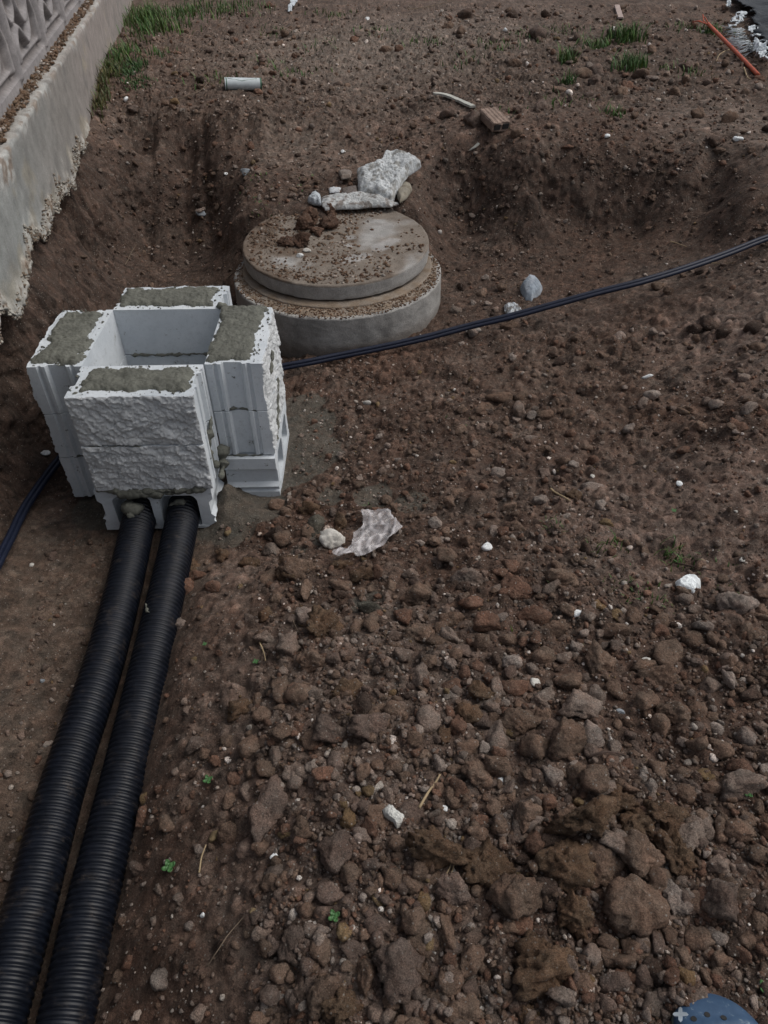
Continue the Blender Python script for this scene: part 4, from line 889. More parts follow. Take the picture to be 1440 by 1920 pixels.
# the rest of the loose earth: far too many to count
def scatter():
    rng = np.random.default_rng(5)
    def field(px, py):
        """how cloddy the ground is there, 0..1"""
        d = .25+.75*((px > 300+.0*py) & (py > 620))
        d = np.where((py > 1000) & (px < 480), .22, d)
        d = np.where((py > 1150) & (py < 1750) & (px > 560), 1., d)
        d = np.where((py < 520), .7, d); d = np.where(py < 240, .95, d)
        d = np.where((px > 1150) & (py > 850) & (py < 1080), .35, d)
        d = np.where((py > 520) & (py < 640) & (px > 830) & (px < 1000), .9, d)
        return d
    for lv, N, lo, hi, pw in ((1, 62000, .0016, .0055, 1.5), (2, 13000, .0050, .0125, 1.9), (3, 1500, .0125, .022, 1.6)):
        px = rng.uniform(-60, 1560, N); py = rng.uniform(10, 2060, N)
        kp = rng.random(N) < field(px, py)*(.55+.9*np.clip(fbm2(px/130, py/130, 3, 77)+.3, 0, 1)); px, py = px[kp], py[kp]
        P0, _ = hit(px, py)
        x, y = P0[:, 0], P0[:, 1]
        ok = (x > wall_x(y)+.03) & (y < 12)
        inch = (x > ORG[0]-.21) & (x < ORG[0]+.61) & (y > ORG[1]-.20) & (y < ORG[1]+.60); ok &= ~inch
        ok &= np.hypot(x-RCX, y-RCY) > .54
        pipe = (x > -.885) & (x < -.595) & (y < 2.0); ok &= ~pipe
        x, y = x[ok], y[ok]; z = gz(x, y); n_ = len(x)
        r = lo + (hi-lo)*rng.random(n_)**pw
        r *= np.where(y > 4.2, 1.5, 1.)*np.where(y > 5.2, 1.4, 1.)*np.where(lv == 3, np.where(y < 2.6, 1, .8), 1)
        P, Fq = clods(lv, n_, r, rng, 9, .3, .12, 16, .85, .2 if lv > 1 else 0)
        P = P + np.stack([x, y, z + r*.25], -1)[:, None]
        V, Fm = merge(P, Fq)
        pal = np.array([PAL['b'], PAL['r'], PAL['B'], PAL['G'], PAL['g'], PAL['d'], PAL['y'], (.40, .37, .33), (.66, .64, .60)])
        ci = rng.choice(9, n_, p=[.26, .13, .16, .17, .11, .05, .02, .065, .035] if lv == 1 else [.27, .14, .17, .18, .12, .06, .02, .03, .01] if lv == 2 else [.36, .18, .2, .15, .05, .05, .01, 0, 0])
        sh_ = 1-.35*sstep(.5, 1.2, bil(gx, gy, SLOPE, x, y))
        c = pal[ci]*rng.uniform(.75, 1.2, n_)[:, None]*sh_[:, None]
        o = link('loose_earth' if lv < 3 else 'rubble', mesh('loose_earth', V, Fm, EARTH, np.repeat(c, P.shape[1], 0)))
        tag(o, {1: 'crumbs and grit of brown earth strewn over all the ground', 2: 'small brown crumbs of earth between the larger clods', 3: 'walnut-sized brown clods strewn over the spoil'}[lv], 'loose earth', kind='stuff')
        print('stuff', lv, n_)
scatter()

# ------------------------------------------------------------------ shaped pieces (outline, real thickness)
def chunk(name, outline, up, thick, mat, colf, label, cat, rough=.25, tilt=None, nr=26, nth=120, group=None, dome=.35, freq=1., parent=None, seed=1, zfix=None):
    """outline: pixel corners, stood at its true place; solid with a rough top, sides and underside"""
    c_px = np.mean(np.array(outline, float), 0)
    base = hit1(c_px[0], c_px[1], up) if zfix is None else at1(c_px[0], c_px[1], zfix); z = base[2]
    O = at(np.array([q[0] for q in outline]), np.array([q[1] for q in outline]), z)
    if tilt is not None:             # plane leaning: z = z + tilt . (p - base)
        n = np.array([-tilt[0], -tilt[1], 1.]); d = rays(np.array([q[0] for q in outline]), np.array([q[1] for q in outline]))
        t = ((base-CAM)@n)/(d@n); O = CAM + d*t[:, None]
    O = np.vstack([O, O[:1]]); P, s = resample(O, 1e-3)
    P = P[np.linspace(0, len(P)-1, nth, endpoint=False).astype(int)]
    c = P.mean(0); size = np.linalg.norm(P-c, axis=1).mean()
    f = freq/size
    tl = np.r_[np.linspace(0, .86, nr-6), np.linspace(.9, 1, 6)]
    T_, _ = np.meshgrid(tl, np.arange(nth), indexing='ij')
    B = c + (P-c)[None]*T_[..., None]
    e = 1-T_
    nz = fbm3(B[..., 0]*f*1.6+seed, B[..., 1]*f*1.6, B[..., 2]*f*1.6, 5, 500+seed, .6)
    nz2 = fbm3(B[..., 0]*f*5+seed, B[..., 1]*f*5, B[..., 2]*f*5, 3, 520+seed, .6)
    topz = thick*(np.clip(e/.22, 0, 1)**.5)*(1-dome+dome*(1-T_**2)) + thick*rough*(nz+.45*nz2)*np.clip(e/.1, 0, 1)
    botz = -thick*.5*(np.clip(e/.3, 0, 1)**.5) + 0*nz
    A_ = B.copy(); A_[..., 2] += topz; Bt = B.copy(); Bt[..., 2] += botz
    wob = 1+.04*nz2; A_[..., :2] = c[:2]+(A_[..., :2]-c[:2])*wob[..., None]; Bt[..., :2] = c[:2]+(Bt[..., :2]-c[:2])*wob[..., None]
    V = np.concatenate([A_, Bt[::-1][1:]], 0)
    m = V.shape[0]
    i, j = np.meshgrid(np.arange(m-1), np.arange(nth), indexing='ij'); j2 = (j+1) % nth
    Fq = np.stack([i*nth+j, i*nth+j2, (i+1)*nth+j2, (i+1)*nth+j], -1).reshape(-1, 4)
    col = colf(V[..., 0], V[..., 1], V[..., 2])
    me = mesh(name, (V-c).reshape(-1, 3), Fq, mat, np.clip(col, .01, .85).reshape(-1, 3))
    o = link(name, me, parent, tuple(c)); 
    if parent is None: tag(o, label, cat, group)
    return o
def cf(base, alt, fr=40, seed=600, lo=.0, hi=.35, k=.8):
    def f(X, Y, Z):
        c = np.zeros(X.shape+(3,))+np.array(base); return lerp(c, alt, sstep(lo, hi, fbm3(X*fr, Y*fr, Z*fr, 4, seed))*k)
    return f
chunk('concrete_chunk', [(670,322),(700,312),(716,306),(722,293),(742,286),(757,294),(788,304),(789,313),(768,327),(757,340),(751,352),(742,366),(736,383),(716,377),(694,369),(672,361)], .05, .05, ROUGHC, cf((.50,.52,.53), (.20,.19,.17), 45, 601, .0, .3, .75),
      'large pale broken concrete chunk leaning on the back of the manhole lid', 'concrete chunk', .45, tilt=(.05, .35), nr=46, nth=220, dome=.1, freq=1.4)
chunk('concrete_chunk', [(602,372),(618,367),(645,365),(680,362),(715,370),(748,383),(735,388),(700,388),(668,392),(640,392),(610,395),(603,385)], .02, .022, ROUGHC, cf((.42,.43,.43), (.15,.12,.10), 40, 602, -.05, .3, .8),
      'long crumbling strip of grey concrete below the large pale chunk', 'concrete chunk', .5, tilt=(0, .2), nr=30, nth=200, dome=.2, freq=2.5, seed=3)
chunk('concrete_chunk', [(577,378),(586,366),(592,364),(602,373),(602,384),(588,382)], .01, .035, ROUGHC, cf((.46,.50,.53), (.34,.37,.40), 40, 603), 'small bluish concrete lump at the left end of the crumbling strip', 'concrete chunk', .3, seed=4)
chunk('concrete_chunk', [(747,350),(758,343),(770,348),(773,357),(762,372),(750,380),(744,368)], .02, .03, STONE, cf((.24,.22,.18), (.15,.13,.10), 40, 604), 'smooth olive-grey stone tucked under the right side of the pale concrete chunk', 'stone', .12, seed=5)
chunk('concrete_chunk', [(634,398),(648,392),(660,396),(662,404),(650,412),(638,412)], .01, .03, STONE, cf((.30,.29,.28), (.20,.18,.16), 40, 605), 'grey stone at the edge of the lid below the crumbling strip', 'stone', .2, seed=6)
chunk('concrete_chunk', [(634,324),(645,320),(660,323),(658,334),(640,336)], .01, .02, STONE, cf((.20,.17,.15), (.14,.11,.09), 40, 606), 'dusty flat stone left of the large pale chunk', 'stone', .2, seed=7)
chunk('concrete_chunk', [(616,355),(625,352),(640,353),(636,361),(618,362)], .005, .012, ROUGHC, cf((.50,.52,.54), (.34,.34,.34), 60, 607), 'thin whitish flake of concrete above the crumbling strip', 'concrete flake', .3, seed=8)
chunk('concrete_chunk', [(640,357),(660,352),(670,352),(671,364),(650,368),(640,364)], .01, .02, STONE, cf((.14,.12,.11), (.10,.08,.07), 60, 608), 'dark brown-grey stone against the left edge of the large pale chunk', 'stone', .2, seed=9)
for k, (ol, lb) in enumerate((([(562,398),(575,389),(600,392),(603,408),(590,416),(570,412)], 'dark brown clod on the lid under the small bluish lump'),
        ([(557,412),(568,405),(580,410),(582,424),(570,433),(558,428)], 'rounded reddish clod at the left of the clods on the lid'), ([(598,404),(615,395),(635,402),(640,418),(622,430),(602,424)], 'largest reddish clod in the middle of the lid pile'),
        ([(546,440),(560,432),(577,434),(578,452),(566,466),(552,460)], 'reddish clod lowest of the pile on the lid'), ([(583,422),(595,418),(606,428),(598,440),(585,436)], 'little brown clod below the largest clod on the lid'),
        ([(606,384),(618,380),(630,384),(632,397),(616,400),(606,396)], 'brown clod standing on the crumbling concrete strip'), ([(522,448),(536,440),(548,446),(546,458),(530,460)], 'reddish crumbly clod at the pile\'s outer end on the lid'))):
    O_ = np.array(ol, float); w_, h_ = np.ptp(O_[:, 0]), np.ptp(O_[:, 1]); c_ = O_.mean(0)
    p = at1(c_[0], c_[1]+h_*.15, LZ+.022); p = at1(c_[0], c_[1]+h_*.15, float(lidz(p[0], p[1]))+.016); r = .5*math.sqrt(w_*h_)*((p-CAM)@FW)/F_PX*1.15
    P, Fq = clods(4, 1, [r], np.random.default_rng(50+k), 11, .2, .16, 14, .8, .3)
    tag(link('earth_clod', mesh('earth_clod', P[0], Fq, EARTH, np.array((.100, .064, .046))*np.random.default_rng(k).uniform(.8, 1.2)), None, tuple(p)), lb, 'earth clod', 'clods piled on the manhole cover')
chunk('stone', [(975,541),(990,522),(1003,526),(1017,543),(1013,553),(996,571),(984,566),(980,556)], .0, .055, STONE, cf((.24,.275,.315), (.33,.36,.40), 30, 640), 'angular blue-grey broken stone on the pit floor above the cable', 'stone', .12, tilt=(0, .25), seed=40, dome=.5)
chunk('plaster_lump', [(945,574),(958,569),(972,575),(978,582),(974,592),(955,594),(946,586)], .0, .02, ROUGHC, cf((.52,.55,.58), (.15,.14,.13), 90, 641, -.1, .2, .9), 'crumbly white plaster lump lying under the cable below the blue-grey stone', 'plaster lump', .6, seed=41, freq=2.5)
chunk('white_stone', [(1266,1092),(1280,1083),(1290,1080),(1302,1082),(1314,1092),(1313,1106),(1301,1113),(1288,1110),(1270,1105)], .004, .02, STONE, cf((.78,.82,.83), (.62,.65,.66), 50, 642), 'bright white angular stone beside a tuft of grass', 'stone', .25, seed=42)
chunk('white_stone', [(716,1520),(728,1510),(736,1511),(744,1521),(759,1530),(757,1545),(744,1554),(738,1543),(720,1530)], .004, .016, STONE, cf((.55,.55,.52), (.38,.37,.34), 50, 643), 'small white forked stone in the brown clods', 'stone', .35, seed=43)
for k, (x, y, w, h, c, lb) in enumerate(((1275,908,13,16,'W','tiny bright white pebble high on the pale patch'),(913,1026,20,16,'W','white pebble beyond the plastic film'),(1079,1152,26,22,'W','white pebble in the clods below the grass tuft'),(940,1464,13,13,'W','round white pebble above the big ochre cluster'),(835,1515,11,11,'W','tiny white pebble next to the long straw'),
        (1005,1280,17,20,'w','white pebble among the grey clods'),(1084,928,15,25,'u','pale pebble beside the short stick'),(1214,708,24,9,'W','thin bluish white shard on the damp ground'),(516,1608,19,17,'W','white pebble left of the forked stone'),(1075,1443,14,18,'u','small pale pebble near the round clod'),(400,1570,20,26,'y','tan stone chip beside a straw'),
        (643,286,9,7,'W','bright white chip on the slope behind the lid'),(424,327,8,8,'W','white chip on the bank left of the lid'),(562,482,14,12,'W','white chip on the lid'),(576,472,13,12,'w','pale crumb on the lid beside the white chip'),(1138,257,10,11,'W','bluish white chip at the lip of the right bank'),(1383,262,15,14,'W','bluish white lump near the top right corner of the bank'),
        (237,189,12,14,'W','white chip at the lip of the left bank'),(947,57,9,9,'W','white chip far back beside the grass'),(1150,55,10,10,'w','pale chip far back'),(688,37,10,6,'W','far white chip on the back ground'),(478,1710,17,13,'y','yellowish stone at the tip of the thin twig'),(690,757,18,13,'w','pale stone on the ground below the ring'),(885,623,24,18,'g','pale stone just below the cable'),
        (1393,1050,14,10,'w','pale pebble at the right edge'),(1110,895,9,9,'w','white bead-like pebble on open ground'),(845,1245,20,22,'g','pale grey pebble between brown clods'),(1035,1452,32,32,'g','rough pale lump above the ochre cluster'),(1380,960,10,8,'w','small pale chip in the bare patch'),(730,1190,14,12,'w','small pale chip below the mortar lump'),(1160,1335,18,16,'u','pale bluish pebble among clods'),
        (645,1400,14,20,'g','upright pale chip standing between brown clods'),(60,1060,8,9,'w','pale chip on the trench floor'),(80,1278,10,9,'u','bluish chip on the trench floor'),(425,1000,14,12,'y','tan pebble beside the pipes\' hollow block'),(86,852,14,16,'W','white flake on the bank left of the blocks'),(380,1715,12,11,'W','white pebble on the bank beside the pipes'),(1210,1240,22,18,'w','dull white pebble in the clods at the right'))):
    p = hit1(x, y) if not (440 < x < 700 and 460 < y < 520) else at1(x, y, float(lidz(*at1(x, y, LZ+.03)[:2]))+.002); dpt = (p-CAM)@FW; r = .5*math.sqrt(w*h)*dpt/F_PX
    P, Fq = clods(3, 1, [r], RNG, 9, .2, .1, 8, .7, .05); P = P[0]; P[:, 0] *= (w/h)**.5; P[:, 1] *= (h/w)**.5
    tag(link('pebble', mesh('pebble', P, Fq, STONE, np.array(PAL[c])[None]*(1+.1*RNG.normal(size=(len(P), 1))).clip(.7, 1.15)), None, tuple(p+np.array((0, 0, r*.3)))), lb, 'pebble', 'pale pebbles and chips')

# ------------------------------------------------------------------ things thrown about
def frame_from(p0, p1, up=(0, 0, 1.)):
    p0, p1 = np.array(p0, float), np.array(p1, float); x = p1-p0; L = np.linalg.norm(x); x /= L
    y = np.cross(up, x); y /= np.linalg.norm(y); return x, y, np.cross(x, y), L
# white plastic pipe offcut with green bands
PVC = simple('white_plastic', (.50, .55, .57), .45, 200, .05, .001, .4, .12); PGR = simple('green_mark', (.05, .13, .08), .5)
DARK = simple('dark_inside', (.02, .02, .02), .9)
a, b = hit1(423, 168), hit1(491, 169); a[2] += .035; b[2] += .035
P, s = resample(np.array([a, b]), .004)
o = empty('plastic_pipe_offcut', tuple(a)); tag(o, 'short white plastic pipe offcut with thin green bands lying on the back ground', 'pipe offcut')
V, Fq = tube(P, .036, 40, False); V2, F2 = tube(P, .032, 40, False)
n1_ = len(V); rim_ = []
for e in (0, len(P)-1):
    for q in range(40): rim_.append((e*40+q, e*40+(q+1) % 40, n1_+e*40+(q+1) % 40, n1_+e*40+q))
link('pipe_wall', mesh('pipe_wall', np.vstack([V, V2])-a, Fq.tolist()+[f[::-1] for f in (F2+n1_).tolist()]+rim_, PVC), o)
for t, w in ((.03, .006), (.96, .010)):
    c = a+(b-a)*t; V, Fq = tube(resample(np.array([c, c+(b-a)/np.linalg.norm(b-a)*w]), .002)[0], .0366, 40, False); link('green_band', mesh('green_band', V-a, Fq, PGR), o)
V, Fq = tube(np.array([a+(b-a)*.1+np.array((0, -.012, .0345)), a+(b-a)*.5+np.array((0, -.028, .0235)), a+(b-a)*.9+np.array((0, -.012, .0345))]), .0018, 6); link('green_band', mesh('green_band', V-a, fix_quads(Fq), PGR), o)
# broken hollow brick
BRICK = mat_vconcrete('fired_clay', .9, .004, 120)
def brick(name, px0, px1, w, h, label, col, holes=True, lift=.0):
    a, b = hit1(*px0), hit1(*px1); a[2] += lift; b[2] += lift*.6
    x, y, z, L = frame_from(a, b); o = tag(empty(name, tuple(a)), label, 'brick')
    nx, ny = 26, 14; per = []
    for q in range(ny): per.append((-w/2+w*q/ny, 0))
    for q in range(ny): per.append((w/2, h*q/ny))
    for q in range(ny): per.append((w/2-w*q/ny, h))
    for q in range(ny): per.append((-w/2, h-h*q/ny))
    per = np.array(per); per[:, 0] -= np.sign(per[:, 0])*.004*(np.abs(per[:, 1]-h/2) > h/2-.004); npr = len(per)
    tx = np.linspace(0, L, nx); V = a+tx[:, None, None]*x+per[None, :, :1]*y+per[None, :, 1:]*z
    end = .012*fbm2(per[:, 0]*60, per[:, 1]*60, 3, 700); V[-1] += end[:, None]*x; V[0] -= np.abs(end)[:, None]*x*.7
    # combed furrows along the faces
    V += (.0022*np.sin(per[:, 0]*2*math.pi/.012)*(per[:, 1] > h-.002))[None, :, None]*z
    V += .003*np.stack([fbm3(V[..., 0]*70, V[..., 1]*70, V[..., 2]*70, 3, 701+q) for q in range(3)], -1)
    V = V.reshape(-1, 3); i, j = np.meshgrid(np.arange(nx-1), np.arange(npr), indexing='ij'); j2 = (j+1) % npr
    Fq = np.stack([i*npr+j, i*npr+j2, (i+1)*npr+j2, (i+1)*npr+j], -1).reshape(-1, 4).tolist() + [list(range(npr))[::-1], list(range((nx-1)*npr, nx*npr))]
    cc = np.array(col)*(1+.25*fbm3(V[:, 0]*50, V[:, 1]*50, V[:, 2]*50, 3, 705))[:, None]
    link('brick_body', mesh('brick_body', V-a, Fq, BRICK, cc.clip(.01, .7), smooth=False), o)
    if holes:
        for yy in (-w*.24, w*.24):
            c = a+x*(L+.004)+y*yy+z*h*.5
            m = MB(); pts = [c+y*p_*w*.17+z*q_*h*.28 for p_, q_ in ((-1, -1), (1, -1), (1, 1), (-1, 1))]
            m.add(np.array(pts+[p-x*.02 for p in pts]), [(0, 1, 2, 3), (4, 7, 6, 5), (0, 4, 5, 1), (1, 5, 6, 2), (2, 6, 7, 3), (3, 7, 4, 0)])
            k_ = m.build('core_hole', DARK, o); k_.data.transform(Matrix.Translation(-Vector(a)))
    return o
brick('broken_brick', (912, 226), (938, 250), .115, .05, 'pale pinkish-brown broken hollow brick with combed face at the lip of the bank', (.25, .185, .15), True, .02)
# white slat
SLAT = simple('whitish_plastic_strip', (.42, .42, .38), .6, 90, .3, .003, .3, .3)
def strip(name, pts, w, th, mat, label, cat, lift=.012, group=None):
    P = np.array([hit1(*p)+np.array((0, 0, lift)) for p in pts]); P, s = resample(catmull(P, 6), .008)
    T = np.gradient(P, axis=0); T /= np.linalg.norm(T, axis=1)[:, None]; y = np.cross((0, 0, 1.), T); y /= np.linalg.norm(y, axis=1)[:, None]
    ww = w*(1-.75*np.clip((.03-s)/.03, 0, 1))*(1+.1*vn2(s*40, s*0, 710))/2
    V = np.stack([P-y*ww[:, None], P+y*ww[:, None], P+y*ww[:, None]*.9+np.array((0, 0, th)), P-y*ww[:, None]*.9+np.array((0, 0, th))], 1); n_ = len(P)
    i, j = np.meshgrid(np.arange(n_-1), np.arange(4), indexing='ij'); Fq = np.stack([i*4+j, i*4+(j+1) % 4, (i+1)*4+(j+1) % 4, (i+1)*4+j], -1).reshape(-1, 4).tolist()+[[3, 2, 1, 0], [n_*4-4, n_*4-3, n_*4-2, n_*4-1]]
    return tag(link(name, mesh(name, V.reshape(-1, 3)-P[0], Fq, mat, smooth=False), None, tuple(P[0])), label, cat, group)
strip('whitish_slat', [(812, 181), (835, 184), (860, 194), (886, 206)], .036, .012, SLAT, 'long whitish slat behind the dusty clods by the broken brick', 'slat')
strip('pale_shard', [(880, 287), (890, 280), (897, 274)], .022, .006, SLAT, 'short pale shard on the slope below the broken brick', 'shard')
strip('tile_piece', [(1156, 14), (1163, 38)], .05, .012, simple('pinkish_tile', (.36, .28, .25), .8, 80, .2), 'small pinkish tile piece on the far ground', 'tile piece')
# orange conduit
OR = simple('orange_plastic', (.42, .075, .028), .5, 120, .1, .001, .4, .2)
a, b = hit1(1324, 58), hit1(1420, 147); a[2] += .05; b[2] += .02
P, s = resample(np.array([a, (a+b)/2+np.array((0, 0, .002)), b]), .02); o = tag(empty('orange_conduit', tuple(a)), 'orange plastic conduit with a frayed end by the dark sheet', 'conduit')
V, Fq = tube(P, .013, 14); link('conduit_tube', mesh('conduit_tube', V-a, fix_quads(Fq), OR), o)
for q in range(6):
    e = a+np.array([RNG.uniform(-.10, .02), RNG.uniform(-.02, .15), RNG.uniform(-.01, .05)]); V, Fq = tube(np.array([a+(b-a)*.02, (a+e)/2+RNG.normal(size=3)*.01, e]), .004, 5); link('frayed_strip', mesh('frayed_strip', V-a, fix_quads(Fq), OR), o)
# dark sheet and the white woven rag
TARP = simple('dark_sheet', (.012, .017, .024), .75, 12, .5, .03, .5, .5)
def sheet(name, outline, up, mat, label, cat, amp=.03, n_=70, th=.002, f=6, seed=0, hole=0., parent=None, loc_=None, soft=0):
    O = np.array([hit1(*p) for p in outline]); z = O[:, 2].mean(); c = O.mean(0)
    mn, mx = O[:, :2].min(0), O[:, :2].max(0)
    X, Y = np.meshgrid(np.linspace(mn[0], mx[0], n_), np.linspace(mn[1], mx[1], n_), indexing='ij')
    ins = np.zeros(X.shape, bool); pts = O[:, :2]
    dm_ = dist_poly(X, Y, np.vstack([pts, pts[:1]]))
    for k in range(len(pts)):
        (x1, y1), (x2, y2) = pts[k], pts[(k+1) % len(pts)]
        cr1 = ((y1 > Y) != (y2 > Y)) & (X < (x2-x1)*(Y-y1)/((y2-y1) or 1e-9)+x1); ins ^= cr1
    sgn = np.where(ins, dm_, -dm_)
    size = np.hypot(*(mx-mn))
    F_ = f/size
    rid = 1-np.abs(fbm2(X*F_+seed, Y*F_, 4, 720+seed)*2.2)
    Z = gz(X, Y)+up+amp*np.clip(rid, -.2, 1)+amp*.5*fbm2(X*F_*3, Y*F_*3, 4, 725+seed)
    Z = np.maximum(Z, gz(X, Y)+.004)
    if soft:
        aa_ = (X*.8+Y*.6)*F_; Z = blur(gz(X, Y), soft)+up+amp*(1-np.abs(fbm2(aa_*1.2+seed, (Y*.8-X*.6)*F_*3.2, 3, 760)*2))+amp*.25*fbm2(X*F_*6, Y*F_*6, 2, 761)
    wob = size*.035*fbm2(X*F_*2.5, Y*F_*2.5, 4, 730+seed)
    keep = (sgn + wob) > 0
    if hole: keep &= (np.abs(vn2(X*F_*4, Y*F_*4, 733+seed)) < 1-hole)
    Fq = grid_faces(n_, n_); kf = keep.ravel()[Fq].all(1); Fq = Fq[kf]; V = np.stack([X, Y, Z], -1).reshape(-1, 3)
    used = np.unique(Fq); mp = np.zeros(len(V), int); mp[used] = np.arange(len(used)); V = V[used]; Fq = mp[Fq]
    oo = c if loc_ is None else loc_
    me = mesh(name, V-oo, Fq, mat); o = link(name, me, parent, tuple(c) if parent is None else None)
    md = o.modifiers.new('thickness', 'SOLIDIFY'); md.thickness = th
    if parent is None: tag(o, label, cat)
    return o
sheet('dark_tarpaulin', [(1345, -12), (1368, 8), (1384, 30), (1396, 45), (1408, 62), (1420, 80), (1436, 108), (1470, 140), (1560, 120), (1560, -20)], .05, TARP, 'dark blue-black plastic sheet lying at the top right corner of the ground', 'tarpaulin', .05, 90, .004, 5)
n = NT('woven_white_plastic'); n.b.inputs['Specular IOR Level'].default_value = .3
Pw = n.tc.outputs['Object']; vo = n.noise(Pw, 60, 3, .6); RAG = n.done(n.mix(n.mr(vo, .4, .6), (.30, .34, .36), (.62, .66, .70)), .6)
rag = empty('woven_rag', tuple(hit1(1405, 70))); tag(rag, 'frayed white woven plastic rag along the edge of the dark sheet', 'rag')
rl = np.array(rag.location)
for k, ol in enumerate(([(1362, 55), (1380, 38), (1396, 42), (1392, 52), (1376, 62), (1366, 66)], [(1396, 70), (1410, 62), (1424, 80), (1418, 96), (1406, 100)], [(1405, 96), (1424, 88), (1446, 108), (1446, 132), (1426, 132), (1412, 112)], [(1360, 14), (1368, 20), (1366, 30), (1358, 22)])):
    sheet('torn_patch', ol, .05, RAG, None, None, .03, 46, .003, 5, 3+k, .35, rag, rl)
for q in range(70):                                   # loose warp threads
    t = q/69; x_ = 1388+26*t+RNG.normal()*2; y_ = 62+40*t+RNG.normal()*2; p = hit1(x_, y_); p[2] += .03; e = p+np.array([-.12-.04*RNG.random(), -.02+.05*RNG.normal(), -.02+.02*RNG.normal()])
    V, Fq = tube(np.array([p, (p+e)/2+RNG.normal(size=3)*.008, e]), .0022, 4)
    if q == 0: TV, TF, tn = [], [], 0
    TV.append(V); TF += [tuple(i+tn for i in f) for f in fix_quads(Fq)]; tn += len(V)
tg = link('thread_fringe', mesh('thread_fringe', np.vstack(TV)-rl, TF, RAG), rag); tag(tg, kind='stuff')
# clear plastic film
n = NT('clear_crumpled_film'); n.b.inputs['Specular IOR Level'].default_value = .6
tr = n.n('ShaderNodeBsdfTransparent'); ms = n.n('ShaderNodeMixShader'); Pf = n.tc.outputs['Object']
fold = n.noise(Pf, 22, 6, .75)
fw_ = n.n('ShaderNodeTexWave'); fw_.inputs['Scale'].default_value = 9; fw_.inputs['Distortion'].default_value = 9; fw_.inputs['Detail'].default_value = 3; n.l(Pf, fw_.inputs['Vector'])
n.done((.70, .67, .68), .3, n.bump(fw_.outputs['Fac'], .35, .006)); ms.inputs[0].default_value = .5
n.l(n.math('ADD', n.mr(fold, .3, .7, .10, .34), n.mr(fw_.outputs['Fac'], .55, 1., 0, .24)), ms.inputs[0]); n.l(tr.outputs[0], ms.inputs[1]); n.l(n.b.outputs[0], ms.inputs[2]); n.l(ms.outputs[0], n.out.inputs[0]); FILM = n.m
sheet('plastic_film', [(674, 970), (700, 968), (730, 972), (745, 985), (756, 998), (744, 1012), (722, 1030), (708, 1040), (690, 1050), (676, 1052), (660, 1048), (640, 1055), (622, 1050), (630, 1040), (650, 1040), (662, 1022), (664, 1005), (678, 992), (675, 980)], .016, FILM, 'crumpled clear plastic film lying on the brown clods', 'plastic film', .022, 150, .0006, 2.2, 11, soft=14)
sheet('plastic_scrap', [(538, 24), (546, 4), (556, 0), (562, 6), (552, 14), (545, 24)], .02, RAG, 'torn white plastic scrap on the ground at the top edge', 'plastic scrap', .02, 30, .003, 4, 12)
